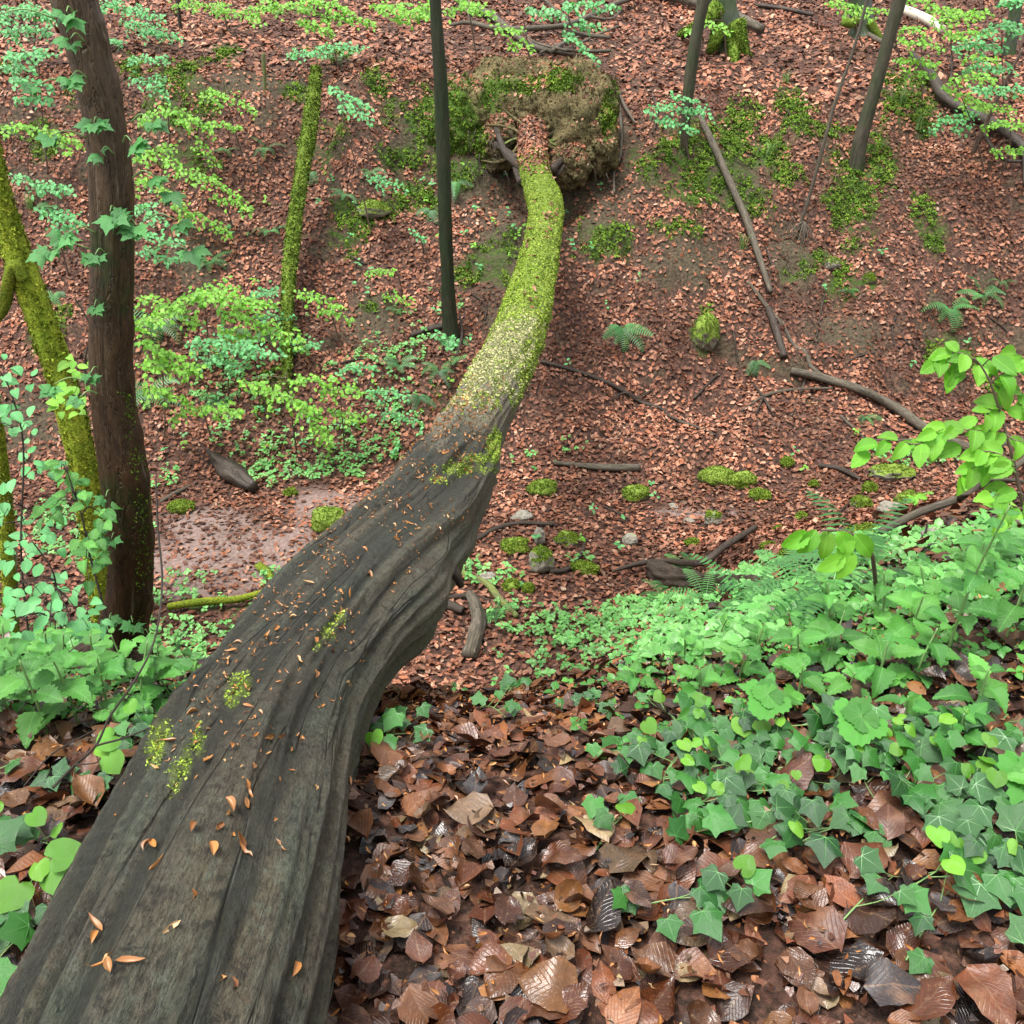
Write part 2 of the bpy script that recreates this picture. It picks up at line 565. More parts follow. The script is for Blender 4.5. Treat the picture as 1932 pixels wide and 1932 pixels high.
def moss_mat(name, a, b, dark):
    n = NT(name)
    o = n.obj()
    f = n.noise(o, 7, 3, .6)
    c = n.mix(n.mr(f, .35, .65), a, b)
    f2 = n.noise(o, 70, 2)
    c = n.mix(n.mr(f2, .3, .6), dark, c)
    h = n.n('HueSaturation'); n.l(c, h.inputs['Color']); n.l(n.mr(n.rnd(), 0, 1, .5, 1.3), h.inputs['Value'])
    return n.fin(h.outputs[0], .85, .12, n.bump(f2, .8, .01))


m_moss = moss_mat('bank_moss', (.07, .15, .015), (.20, .30, .035), (.03, .07, .008))
m_logmoss = moss_mat('log_moss', (.22, .34, .035), (.42, .52, .09), (.10, .17, .015))
m_stemmoss = moss_mat('stem_moss', (.12, .20, .02), (.20, .28, .04), (.05, .08, .012))
m_palemoss = moss_mat('pale_moss', (.46, .46, .20), (.60, .56, .32), (.26, .25, .11))
m_yelmoss = moss_mat('yellow_trunk_moss', (.32, .36, .035), (.20, .29, .025), (.09, .13, .012))
m_stonemoss = moss_mat('stone_moss', (.11, .19, .015), (.24, .32, .035), (.05, .09, .01))


def bark_mat(name, base, dark, light, green=None, gamt=.4, su=14, sv=3.2, bs=.6, rough=.7, crack=.6):
    n = NT(name)
    uv = n.uv()
    o = n.obj()
    m1 = n.mapping(uv, (su, sv, 1))
    f = n.noise(m1, 1.0, 6, .65, .6)
    f2 = n.noise(n.mapping(uv, (su * 4, sv * 3, 1)), 1.0, 5, .7)
    c = n.mix(n.mr(f, .3, .68), dark, base)
    c = n.mix(n.mr(f2, .5, .8, 0, .7), c, light)
    if green:
        g = n.noise(o, 3.2, 4, .6)
        c = n.mix(n.mr(g, .5 - gamt * .3, .66, 0, 1), c, n.mix(f2, tuple(x * .4 for x in green), green))
    ck = n.noise(n.mapping(uv, (su * .8, sv * .35, 1)), 1.0, 4, .6, 1.2)
    ckm = n.mr(n.math('ABSOLUTE', n.math('SUBTRACT', ck, .5)), .0, .025, 1, 0)
    c = n.mix(n.math('MULTIPLY', ckm, crack), c, tuple(x * .35 for x in dark))
    hgt = n.math('SUBTRACT', n.math('ADD', n.math('MULTIPLY', f, .8), n.math('MULTIPLY', f2, .4)), n.math('MULTIPLY', ckm, .5))
    return n.fin(c, rough, .35, n.bump(hgt, bs, .012))


m_bark_brown = bark_mat('wet_brown_bark', (.055, .034, .018), (.018, .011, .006), (.12, .085, .052), (.02, .045, .01), -.1, 9, 7, .8, .5, .0)
_n = m_bark_brown.node_tree; _b = _n.nodes['Principled BSDF']
_src = _b.inputs['Base Color'].links[0].from_socket
_q = NT.__new__(NT); _q.m = m_bark_brown; _q.t = _n; _q.b = _b; _q.out = _n.nodes['Material Output']
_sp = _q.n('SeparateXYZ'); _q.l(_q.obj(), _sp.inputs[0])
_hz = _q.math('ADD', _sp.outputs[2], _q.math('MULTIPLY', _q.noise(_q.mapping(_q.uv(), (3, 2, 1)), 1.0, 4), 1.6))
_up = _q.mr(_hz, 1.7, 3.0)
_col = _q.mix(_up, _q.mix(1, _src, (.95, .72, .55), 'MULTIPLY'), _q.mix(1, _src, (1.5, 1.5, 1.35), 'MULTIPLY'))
_ck = _q.noise(_q.mapping(_q.uv(), (11, 1.1, 1)), 1.0, 4, .55, .35)
_cm = _q.math('MULTIPLY', _q.mr(_q.math('ABSOLUTE', _q.math('SUBTRACT', _ck, .5)), 0, .016, 1, 0), _q.mr(_q.noise(_q.mapping(_q.uv(), (5, 2.5, 1)), 1.0, 3), .45, .55))
_col = _q.mix(_q.math('MULTIPLY', _cm, .9), _col, (.012, .008, .005))
_st = _q.noise(_q.mapping(_q.uv(), (30, 3, 1)), 1.0, 4, .7)
_col = _q.mix(_q.mr(_st, .6, .75, 0, .6), _col, (.22, .19, .14))
_q.l(_col, _b.inputs['Base Color'])
m_bark_grey = bark_mat('grey_bark', (.075, .065, .042), (.03, .026, .016), (.14, .125, .09), (.04, .06, .018), .3)
m_bark_green = bark_mat('green_algae_bark', (.035, .03, .016), (.01, .01, .005), (.09, .07, .04), (.015, .035, .006), .9, 8)
m_bark_beech = bark_mat('beech_bark', (.075, .085, .065), (.03, .04, .028), (.14, .155, .125), (.05, .10, .02), .5, 6)
m_dead = bark_mat('dead_branch', (.12, .10, .07), (.04, .033, .022), (.25, .22, .18), None, 0, 8, 4, .6, .8)
m_dead_dark = bark_mat('dark_branch', (.055, .04, .028), (.018, .013, .01), (.13, .10, .075), None, 0, 8, 4, .6, .6)
m_dead_moss = bark_mat('mossy_branch', (.15, .12, .08), (.06, .05, .03), (.26, .24, .18), (.2, .27, .05), .9, 8, 4, .6, .8)


def log_mat():
    n = NT('weathered_log_wood')
    uv = n.uv()
    tw = n.n('Mapping'); n.l(uv, tw.inputs[0]); tw.inputs['Scale'].default_value = (1, 1, 1)
    sep = n.n('SeparateXYZ'); n.l(uv, sep.inputs[0])
    # grain follows the trunk with a slow twist
    uu = n.math('ADD', sep.outputs[0], n.math('MULTIPLY', sep.outputs[1], .045))
    cmb = n.n('CombineXYZ'); n.l(uu, cmb.inputs[0]); n.l(sep.outputs[1], cmb.inputs[1])
    g1 = n.noise(n.mapping(cmb.outputs[0], (26, 1.6, 1)), 1.0, 7, .68, .5)
    g2 = n.noise(n.mapping(cmb.outputs[0], (95, 7, 1)), 1.0, 5, .7, .3)
    g3 = n.noise(n.mapping(cmb.outputs[0], (60, 46, 1)), 1.0, 6, .75)
    o = n.obj()
    pat = n.noise(n.mapping(cmb.outputs[0], (9, 1.6, 1)), 1.0, 5, .62, .4)
    pat2 = n.noise(n.mapping(cmb.outputs[0], (13, 2.6, 1)), 1.0, 5, .65, .4)
    pat3 = n.noise(o, 3.1, 4, .6)
    c = n.ramp(g1, [(.3, (.018, .017, .011)), (.42, (.06, .058, .037)), (.52, (.115, .107, .07)), (.6, (.07, .068, .046)), (.72, (.21, .18, .12))])
    c = n.mix(n.mr(pat, .5, .58, 0, .8), c, n.mix(g2, (.014, .036, .026), (.075, .15, .105)))      # blue-green algae
    c = n.mix(n.mr(pat2, .52, .62, 0, .75), c, n.mix(g2, (.045, .03, .016), (.16, .115, .065)))      # brown rot
    c = n.mix(n.mr(pat3, .52, .64, 0, .65), c, n.mix(1, c, (.42, .42, .45), 'MULTIPLY'))
    c = n.mix(n.mr(pat3, .46, .34, 0, .6), c, n.mix(1, c, (1.9, 1.7, 1.35), 'MULTIPLY'))
    c = n.mix(n.mr(g3, .52, .8, 0, .7), c, (.15, .14, .10))
    g4 = n.noise(n.mapping(cmb.outputs[0], (420, 60, 1)), 1.0, 4, .75)
    g5 = n.noise(o, 210, 4, .7)
    c = n.mix(n.mr(g4, .38, .62, .0, 1), n.mix(.6, c, (.01, .009, .006)), n.mix(.4, c, (.24, .20, .14)))
    c = n.mix(n.mr(g5, .62, .74, 0, .8), c, (.20, .24, .17))
    cr1 = n.noise(o, 42, 7, .78, .3)
    cr2 = n.noise(o, 9, 5, .7)
    c = n.mix(n.math('MULTIPLY', n.mr(cr1, .52, .6, 0, .75), n.mr(cr2, .42, .6, .15, 1)), c, (.15, .17, .125))
    c = n.mix(n.math('MULTIPLY', n.mr(cr1, .47, .4, 0, .85), n.mr(cr2, .6, .4, .3, 1)), c, (.012, .012, .009))
    c = n.mix(n.mr(g5, .36, .26, 0, .85), c, (.01, .009, .007))
    c = n.mix(n.mr(g3, .46, .25, 0, .8), c, (.022, .02, .015))
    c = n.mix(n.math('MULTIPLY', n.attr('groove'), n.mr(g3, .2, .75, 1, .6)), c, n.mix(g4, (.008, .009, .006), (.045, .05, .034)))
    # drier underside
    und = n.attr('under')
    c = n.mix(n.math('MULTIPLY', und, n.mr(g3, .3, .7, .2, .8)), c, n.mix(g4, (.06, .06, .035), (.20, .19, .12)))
    pl_ = n.attr('pale')
    c = n.mix(n.math('MULTIPLY', pl_, n.mr(g3, .42, .6)), c, n.mix(g5, (.24, .20, .13), (.50, .44, .31)))
    ms = n.attr('moss')
    mc = n.mix(g3, (.10, .16, .02), (.30, .40, .07))
    c = n.mix(ms, c, mc)
    ck = n.noise(n.mapping(cmb.outputs[0], (7, .4, 1)), 1.0, 3, .5, .4)
    ckm = n.mr(n.math('ABSOLUTE', n.math('SUBTRACT', ck, .5)), .0, .006, 1, 0)
    c = n.mix(n.math('MULTIPLY', ckm, .45), c, (.008, .007, .005))
    h = n.math('ADD', n.math('MULTIPLY', g1, .9), n.math('ADD', n.math('MULTIPLY', g2, .35), n.math('ADD', n.math('MULTIPLY', g3, .45), n.math('ADD', n.math('MULTIPLY', n.math('ADD', g4, g5), .22), n.math('MULTIPLY', cr1, .8)))))
    h = n.math('SUBTRACT', h, n.math('MULTIPLY', ckm, .6))
    return n.fin(c, n.mr(g3, .3, .7, .62, .36), .45, n.bump(h, 1.0, .035))


m_log = log_mat()


def soil_mat(name, a, b, dark, sc=1.0):
    n = NT(name)
    o = n.obj()
    f = n.noise(o, 5 * sc, 6, .65)
    f2 = n.noise(o, 30 * sc, 5, .7, .5)
    c = n.mix(n.mr(f, .35, .65), a, b)
    c = n.mix(n.mr(f2, .5, .3), c, dark)
    ms = n.attr('moss')
    c = n.mix(ms, c, n.mix(f2, (.03, .07, .01), (.12, .20, .03)))
    return n.fin(c, .9, .15, n.bump(n.math('ADD', f, f2), 1, .04))


m_clay = soil_mat('clay_root_soil', (.235, .185, .09), (.11, .10, .045), (.018, .015, .008))


def ground_mat():
    n = NT('woodland_floor')
    o = n.obj()
    f = n.noise(o, 3.0, 6, .65)
    f2 = n.noise(o, 26, 5, .7)
    vor = n.n('TexVoronoi'); vor.inputs['Scale'].default_value = 22; n.l(o, vor.inputs['Vector'])
    lc = n.n('SeparateColor'); n.l(vor.outputs['Color'], lc.inputs[0])
    leafc = n.ramp(lc.outputs[0], [(0, (.10, .045, .03)), (.4, (.17, .08, .055)), (.7, (.22, .11, .075)), (1, (.06, .03, .022))], 'CONSTANT')
    c = n.mix(n.mr(f2, .4, .6), (.022, .013, .009), n.mix(.45, leafc, (.03, .015, .01)))
    soil = n.mix(n.mr(f2, .3, .7), (.018, .014, .009), (.105, .085, .05))
    c = n.mix(n.attr('bare'), c, soil)
    sand = n.mix(n.mr(f2, .3, .7), (.13, .09, .075), (.29, .21, .185))
    c = n.mix(n.attr('sand'), c, sand)
    ms = n.math('MULTIPLY', n.attr('moss'), n.mr(n.noise(o, 9, 4, .6), .4, .55))
    c = n.mix(ms, c, n.mix(f2, (.015, .035, .005), (.06, .11, .014)))
    return n.fin(c, .8, .2, n.bump(n.math('ADD', f2, vor.outputs['Distance']), .8, .02))


m_ground = ground_mat()


def stone_mat():
    n = NT('ravine_stone')
    o = n.obj()
    f = n.noise(o, 14, 6, .7)
    c = n.mix(n.mr(f, .35, .65), (.14, .125, .095), (.31, .29, .24))
    geo = n.n('NewGeometry'); sp = n.n('SeparateXYZ'); n.l(geo.outputs['Normal'], sp.inputs[0])
    amt = n.attr('moss')
    k = n.mr(n.math('ADD', n.math('ADD', n.math('MULTIPLY', sp.outputs[2], .5), n.math('MULTIPLY', n.noise(o, 8, 3), .9)), n.math('SUBTRACT', amt, 1.0)), .1, .3)
    c = n.mix(k, c, n.mix(f, (.08, .14, .02), (.24, .33, .05)))
    return n.fin(c, .85, .25, n.bump(f, .8, .02))


m_stone = stone_mat()

# ------------------------------------------------------------------ masks (true ground properties: bare soil, sand, moss)
SAND = [(430, 1050, 190, 70), (380, 1000, 90, 40), (620, 960, 60, 30), (1330, 968, 60, 8)]
BARE = [(1010, 300, 190, 170), (960, 480, 110, 90), (1130, 400, 70, 100), (1400, 330, 60, 60), (60, 790, 70, 60), (1500, 480, 40, 60),
        (1600, 640, 60, 40), (1300, 480, 90, 50), (700, 600, 60, 50), (350, 480, 60, 50), (940, 600, 40, 40), (500, 160, 140, 26)]
MOSS = [(345, 150, 40, 30), (380, 190, 50, 30), (430, 105, 26, 20), (320, 225, 60, 26), (250, 130, 30, 20), (560, 175, 22, 16), (715, 155, 22, 24), (620, 100, 40, 14),
        (810, 230, 34, 50), (700, 400, 50, 26), (660, 420, 26, 40), (1400, 240, 36, 50), (1440, 290, 60, 44), (1500, 215, 30, 34), (1480, 330, 50, 24),
        (1290, 290, 50, 60), (1310, 360, 60, 44), (1400, 380, 50, 26), (1620, 330, 60, 40), (1610, 380, 50, 50), (1660, 300, 40, 36), (1740, 400, 22, 34), (1765, 440, 24, 26),
        (1700, 190, 36, 50), (1740, 215, 30, 40), (1330, 630, 26, 34), (1330, 660, 20, 18), (700, 580, 14, 12), (1640, 530, 20, 16), (1590, 535, 30, 30), (1545, 490, 22, 22),
        (780, 380, 60, 30), (760, 300, 40, 20), (1560, 245, 40, 14), (1480, 195, 18, 26), (960, 190, 60, 14), (1140, 450, 40, 40), (1270, 430, 60, 20),
        (1220, 310, 30, 30), (870, 230, 40, 40), (860, 320, 40, 30), (350, 300, 60, 30), (620, 1150, 60, 8), (420, 1145, 80, 8), (1380, 1125, 60, 8)]


def blob_mask(px, py, blobs, nz, soft=.35):
    m = np.zeros_like(px)
    for (a, b, rx, ry) in blobs:
        r = np.sqrt(((px - a) / rx) ** 2 + ((py - b) / ry) ** 2)
        m = np.maximum(m, 1 - smooth(1 - soft, 1 + soft, r + nz * .5))
    return m


def masks(V):
    px, py, d = proj(V)
    bad = d < .5
    px = np.where(bad, -9999, px)
    nz = fbm(V[:, 0] * 3, V[:, 1] * 3, s=31, o=4) * 1.5
    steep = smooth(.66, .5, HN(V[:, 0], V[:, 1])[:, 2] + .12 * nz) * smooth(8.5, 9.5, V[:, 1]) * (1 - smooth(15, 16, V[:, 1]))
    ms = np.maximum(blob_mask(px, py, MOSS, nz * 1.1 + 1.3 * fbm(V[:, 0] * 9, V[:, 1] * 7, s=35, o=2), .5), .8 * smooth(.38, .5, fbm(V[:, 0] * 1.1, V[:, 1] * 1.1, s=33, o=4)) * smooth(9.5, 10.5, V[:, 1]) * (1 - smooth(14, 15, V[:, 1])))
    return np.maximum(blob_mask(px, py, BARE, nz, .6) * .9, steep * .9), blob_mask(px, py, SAND, nz * 1.2, .6) * .85, ms


# ------------------------------------------------------------------ ground sheet
def warp(a, b, n, c, k):
    t = np.linspace(-1, 1, n)
    w = np.sinh(t * k) / np.sinh(k)
    return np.where(w < 0, c + w * (c - a), c + w * (b - c))


ux = warp(-31, 31, 300, .3, 2.6)
uy = np.concatenate([np.linspace(-6.5, .4, 30)[:-1], np.linspace(.4, 4, 110)[:-1], np.linspace(4, 15.5, 190)[:-1], np.linspace(15.5, 24, 80)[:-1], np.linspace(24, 47, 50)])
UX, UY = np.meshgrid(ux, uy, indexing='ij')
GV = np.stack([UX, UY, H(UX, UY)], -1).reshape(-1, 3)
nx, ny = UX.shape
i = np.arange(nx - 1)[:, None]; j = np.arange(ny - 1)[None, :]
Q = np.stack([i * ny + j, (i + 1) * ny + j, (i + 1) * ny + j + 1, i * ny + j + 1], -1).reshape(-1, 4)
mb, msd, mm = masks(GV)
gme = build_mesh('forest_ground', GV, Q.ravel(), np.full(len(Q), 4, np.int32), None, None, [m_ground], extra={'bare': mb, 'sand': msd, 'moss': mm})
ground = tag(bpy.data.objects.new('ground', gme), 'sloping woodland ravine floor covered in brown beech leaves', kind='structure')
COL.objects.link(ground)

# ------------------------------------------------------------------ leaf litter
far_t = [strip_leaf(.054, .038, 2, 2, lambda t: [.3, 1, .2][int(round(t * 2))], f, c, seed=k) for k, (f, c) in
         enumerate([(.25, .5), (-.2, -.4), (.45, .9), (.05, .2), (-.35, .8), (.15, -.8)])]
flat_t = [strip_leaf(.085, .055, 2, 1, lambda t: [.35, 1, .25][int(round(t * 2))], 0, c, seed=k) for k, c in enumerate([.6, -.5, 1.0])]
mid_t = [strip_leaf(.075, .048, 4, 2, ovate, f, c, wave=.6, seed=k) for k, (f, c) in
         enumerate([(.15, .5), (-.1, -.3), (.3, 1.1), (.05, .2), (-.25, .6), (.1, -.7), (.4, .2)])]


def scatter_ground(n, x0, x1, y0, y1, keep=None, margin=180):
    x = R.uniform(x0, x1, n); y = R.uniform(y0, y1, n)
    V = np.stack([x, y, H(x, y)], -1)
    px, py, d = proj(V)
    ok = (d > .5) & (px > -margin) & (px < 1932 + margin) & (py > -margin) & (py < 1932 + margin)
    V = V[ok]
    if keep is not None:
        V = V[keep(V)]
    return V


def litter_keep(V):
    b, s, m = masks(V)
    nz = fbm(V[:, 0] * 1.3, V[:, 1] * 1.3, s=41, o=4)
    p = 1 - .85 * b - .7 * s - .72 * m
    far_ = smooth(6, 9, V[:, 1]) * (1 - smooth(14, 16, V[:, 1]))
    p = p - far_ * .5 * smooth(.2, .45, nz)
    return R.random(len(V)) < p


def litter(name, V, ts, mat, sc=(.7, 1.25), tl=.35, lift=.02, label=None, parent=None):
    N = tilt(HN(V[:, 0], V[:, 1]), tl)
    D = R.normal(0, 1, V.shape)
    s = R.uniform(sc[0], sc[1], len(V))
    M = frames(N, D) * s[:, None, None]
    loc = V + N * (R.random(len(V)) ** 1.5 * lift)[:, None]
    me = merged_mesh(name, ts, R.integers(0, len(ts), len(V)), M, loc, [mat])
    o = part(name, me, kind='stuff')
    o['label'] = label
    return o


V = scatter_ground(185000, -11, 11, 4.2, 14.6, litter_keep)
litter('leaf_litter', V, far_t, m_leaf_far, (.65, 1.35), .3, .035, 'reddish brown beech leaves covering the ravine floor and far bank')
V = scatter_ground(80000, -16, 17, 14.3, 24, litter_keep, 120)
litter('leaf_litter', V, flat_t, m_leaf_far, (.75, 1.4), .3, .04, 'pale brown beech leaves carpeting the level ground above the far bank')
V = scatter_ground(33000, -3.5, 4.5, .3, 5.2, None)
V = V[~((V[:, 1] > 3.6) & (V[:, 0] > .9) & (R.random(len(V)) < .4))]
litter('leaf_litter', V, mid_t, m_leaf_near, (.5, 1.2), .3, .035, 'wet brown leaves heaped on the near bank beside the fallen trunk')

# biggest near leaves one by one, parts of the ground
big_defs = [(.088, .060, .12, .4, ovate), (.1, .074, -.1, -.3, broad), (.082, .052, .3, .9, ovate), (.095, .068, .05, .2, ovate), (.09, .064, -.2, .5, broad),
            (.105, .080, .08, -.5, broad), (.085, .054, .45, .3, lance), (.078, .05, .3, 1.5, ovate)]
big_me = [t_mesh('dead_leaf', strip_leaf(a, b, 7, 4, w, f, c, serr=.05, wave=1.0, seed=100 + k), [m_leaf_near]) for k, (a, b, f, c, w) in enumerate(big_defs)]
V = []
tries = scatter_ground(9000, -1.6, 2.2, .62, 2.1, None, 40)
px, py, dd = proj(tries)
order = np.argsort(dd + R.normal(0, .12, len(dd)))
occ = []
for k in order:
    p = tries[k]
    lx = np.interp(py[k], [1300, 1450, 1650, 1932], [725, 700, 668, 645])
    rx = np.interp(py[k], [1300, 1480, 1932], [330, 215, 0])
    if rx < px[k] < lx: continue
    if all((p[0] - q[0]) ** 2 + (p[1] - q[1]) ** 2 > .045 ** 2 for q in occ):
        occ.append(p)
    if len(occ) >= 298: break
occ = np.array(occ)
N = tilt(HN(occ[:, 0], occ[:, 1]), .22)
M = frames(N, R.normal(0, 1, occ.shape)) * R.uniform(.6, 1.15, len(occ))[:, None, None]
for k in range(len(occ)):
    part('dead_leaf', big_me[R.integers(0, len(big_me))], ground, M[k], occ[k] + N[k] * (.03 + .02 * R.random()))

# torn leaf crumbs between the near leaves
frag_t = []
for k in range(5):
    rg = np.random.default_rng(900 + k); a_ = np.sort(rg.random(6) * 6.28); r_ = rg.uniform(.4, 1, 6)
    frag_t.append(T([(np.cos(a) * r, np.sin(a) * r, rg.normal(0, .15)) for a, r in zip(a_, r_)], [(0, 1, 2, 3, 4, 5)], [(.3, .3)] * 6))
V = scatter_ground(28000, -2.6, 3.2, .4, 3.6, None)
M = frames(tilt(HN(V[:, 0], V[:, 1]), .5), R.normal(0, 1, V.shape)) * (R.uniform(.004, .014, len(V)))[:, None, None]
o = part('leaf_crumbs', merged_mesh('leaf_crumbs', frag_t, R.integers(0, 5, len(V)), M, V + [0, 0, 1.] * R.uniform(.02, .05, (len(V), 1)), [m_leaf_near]), kind='stuff')
o['label'] = 'crumbled leaf fragments between the wet leaves in the foreground'

def bark_disp(sd_, a=.08, knots=()):
    def f(TH, S):
        c, s = np.cos(TH), np.sin(TH)
        d = a * .12 * fbm(c * 2 + sd_, s * 2, S * 2.0, s=sd_, o=4) + a * .05 * fbm(c * 8, s * 8, S * 3, s=sd_ + 3, o=3)
        for (s0, th0, amp) in knots:
            dt = np.angle(np.exp(1j * (TH - th0)))
            r2 = ((S - s0) / .045) ** 2 + (dt / .42) ** 2
            d = d + amp * (np.exp(-r2) - .7 * np.exp(-r2 * 6))
        return d
    return f


# ------------------------------------------------------------------ fallen trunk
LOGC = [  # py, cx, depth, radius
    (3300, -420, .72, .2), (2500, 110, .97, .205), (1932, 322, 1.24, .21), (1650, 410, 1.5, .21), (1450, 475, 1.83, .205), (1300, 552, 2.2, .2), (1150, 652, 2.6, .198),
    (1000, 778, 3.3, .2), (900, 842, 4.0, .197), (800, 897, 5.2, .19), (700, 948, 6.3, .2), (600, 988, 7.6, .21), (500, 1015, 9.0, .2), (400, 1031, 10.3, .2),
    (350, 1017, 10.9, .19), (300, 1006, 11.4, .19), (262, 1006, 11.9, .19), (235, 1005, 12.3, .2)]
lc = curve([(P(c, y, d)[0], P(c, y, d)[1], P(c, y, d)[2], r) for y, c, d, r in LOGC], 620)
seglen = np.concatenate([[0], np.cumsum(np.linalg.norm(np.diff(lc[:, :3], axis=0), axis=1))])
# resample: finer near the camera
Ltot = seglen[-1]
tt = np.linspace(0, 1, 560)
sres = Ltot * (tt ** 1.5)
lc = np.stack([np.interp(sres, seglen, lc[:, k]) for k in range(4)], -1)
lpx, lpy, ldp = proj(lc[:, :3])
lpy = np.where(ldp < .3, 3000, lpy)


def flute(TH, S):
    w_ = .35 * fbm(TH * .8, S * 1.3, 0, s=62, o=2)
    f1 = fbm(TH * 3.2 + S * .9 + w_, S * .35, 0, s=64, o=2)
    f2 = fbm(TH * 8 + S * 2.2 + w_ * 3, S * .7, 0, s=65, o=2)
    return (1 - np.abs(f1) * 2.8) * .8 + (1 - np.abs(f2) * 2.4) * .45


S1150 = float(np.interp(-1150, -lpy, sres)); S1010 = float(np.interp(-1010, -lpy, sres))


def log_disp(TH, S):
    ph = TH + S * .28 + .06 * np.sin(S * 2.1)                                  # twist of the grain
    cx_, sx_ = np.cos(ph), np.sin(ph)
    nearw = 1 - smooth(3.2, 6.0, S)
    rid = fbm(cx_ * 4.2, sx_ * 4.2, S * .35, s=61, o=3)
    rid2 = 1 - np.abs(fbm(cx_ * 9, sx_ * 9, S * .7, s=63, o=2)) * 2.2
    lumps = fbm(cx_ * 1.2, sx_ * 1.2, S * 1.1, s=66, o=3)
    fine = fbm(cx_ * 22, sx_ * 22, S * 3.5, s=68, o=2)
    flu = flute(TH, S)
    d = .026 * rid * (.4 + .6 * nearw) + .008 * rid2 * nearw + .013 * flu * nearw + .022 * lumps + .005 * fine * (.4 + nearw)
    d += .05 * smooth(.1, .6, fbm(cx_ * 1.6 + 3, sx_ * 1.6, S * 1.3, s=69, o=3)) * np.exp(-((S - 3.4) / 1.1) ** 2) - .012
    # bulge on the right of the trunk and the step where the bark starts
    d += .062 * np.exp(-(np.abs(S - S1150 - .10) / .22) ** 2.2) * np.exp(-((TH + .2) / .75) ** 2)
    d += .03 * np.exp(-((S - S1010) / .3) ** 2) * np.exp(-((TH + .1) / .7) ** 2)
    d += smooth(5.0, 6.0, S) * (.018 * fbm(cx_ * 3, sx_ * 3, S * 5, s=71, o=3))
    return d


LV, Ll, Lt, Luv = tube_arrays(lc[:, :3], lc[:, 3], 200, log_disp)
lp = proj(LV); lpy_v = lp[1]; lpx_v = lp[0]
th_v = Luv[:, 0] * 2 * math.pi - math.pi / 2
upness = np.sin(th_v)
nzv = fbm(LV[:, 0] * 7, LV[:, 1] * 3, LV[:, 2] * 7, s=75, o=4)
MOSSLOG = [(870, 885, 60, 14), (930, 845, 16, 28), (332, 1472, 10, 26), (352, 1438, 9, 24), (375, 1402, 8, 22), (293, 1415, 10, 24), (308, 1388, 8, 18), (455, 1292, 14, 18), (438, 1318, 10, 14), (622, 1195, 14, 16), (642, 1165, 14, 14), (900, 865, 30, 10), (830, 905, 24, 8), (600, 1215, 6, 10)]
mossv = smooth(860, 700, lpy_v + nzv * 170) * smooth(-.55, .1, upness + nzv * .5) * smooth(270, 300, lpy_v + nzv * 30)
mossv *= np.where(lpy_v > 640, smooth(-.25, .15, nzv + (760 - lpy_v) / 260), 1)
small = blob_mask(lpx_v, lpy_v, MOSSLOG, nzv * 2.4, .35) * (upness > -.2)
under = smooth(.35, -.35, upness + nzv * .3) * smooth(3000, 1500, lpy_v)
palev = smooth(560, 640, lpy_v + nzv * 60) * smooth(850, 780, lpy_v + nzv * 60) * smooth(.1, .7, upness)
mcov = np.clip(mossv * (1 - .55 * palev) + small * .45, 0, 1)
LV2 = LV.copy()
tree_base = np.array([lc[-1, 0], lc[-1, 1], H(lc[-1, 0], lc[-1, 1])])
fallen = thing('fallen_tree', 'large fallen trunk bridging the ravine, bare grey wood near, mossy towards its upturned root plate', 'fallen tree', tree_base)
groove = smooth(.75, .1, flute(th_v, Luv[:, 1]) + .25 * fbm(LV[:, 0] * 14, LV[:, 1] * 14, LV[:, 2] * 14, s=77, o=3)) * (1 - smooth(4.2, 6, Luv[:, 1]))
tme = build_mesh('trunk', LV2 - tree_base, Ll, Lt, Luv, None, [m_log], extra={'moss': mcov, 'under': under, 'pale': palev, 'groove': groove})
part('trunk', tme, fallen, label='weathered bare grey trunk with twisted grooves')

# moss tufts on it
tuft = []
for k in range(5):
    rg = np.random.default_rng(k)
    Vt, Ft, Ut = [], [], []
    for b in range(3):
        a = rg.random() * 6.28; l = rg.uniform(.6, 1.1); w = .22; lean = rg.uniform(.5, 1.2)
        c, s = math.cos(a), math.sin(a)
        base = np.array([c * .1, s * .1, 0]); mid_ = np.array([c * l * .45 * lean, s * l * .45 * lean, l * .55]); tip = np.array([c * l * .95 * lean, s * l * .95 * lean, l * .5])
        side = np.array([-s, c, 0]) * w
        i0 = len(Vt)
        Vt += [base - side * .5, base + side * .5, mid_ + side, mid_ - side, tip]; Ut += [(0, 0)] * 5
        Ft += [(i0, i0 + 1, i0 + 2, i0 + 3), (i0 + 3, i0 + 2, i0 + 4)]
    tuft.append(T(Vt, Ft, Ut))


def mesh_normals(V, loops, tot):
    nrm = np.zeros_like(V)
    q = loops[:int((tot == 4).sum()) * 4].reshape(-1, 4)
    fn = np.cross(V[q[:, 2]] - V[q[:, 0]], V[q[:, 3]] - V[q[:, 1]])
    for c in range(4): np.add.at(nrm, q[:, c], fn)
    return nrm / (np.linalg.norm(nrm, axis=1, keepdims=True) + 1e-12), q, np.linalg.norm(fn, axis=1) / 2


LN, LQ, LA = mesh_normals(LV, Ll, Lt)


def sample_mesh(V, N, Q, A, w, n):
    p = A * w[Q].mean(1)
    k = R.choice(len(Q), n, p=p / p.sum())
    b = R.dirichlet(np.ones(4), n)
    return (V[Q[k]] * b[..., None]).sum(1), (N[Q[k]] * b[..., None]).sum(1), k


def tufts(name, pts, nrm, size, mat, parent, origin, flow=None, tl=.5):
    N = tilt(nrm, tl)
    D = R.normal(0, 1, pts.shape) if flow is None else flow + R.normal(0, .7, pts.shape)
    M = frames(N, D) * (size * R.uniform(.6, 1.4, len(pts)))[:, None, None]
    me = merged_mesh(name, tuft, R.integers(0, 5, len(pts)), M, pts - nrm * .003, [mat], origin=origin)
    return part(name, me, parent, kind='stuff')


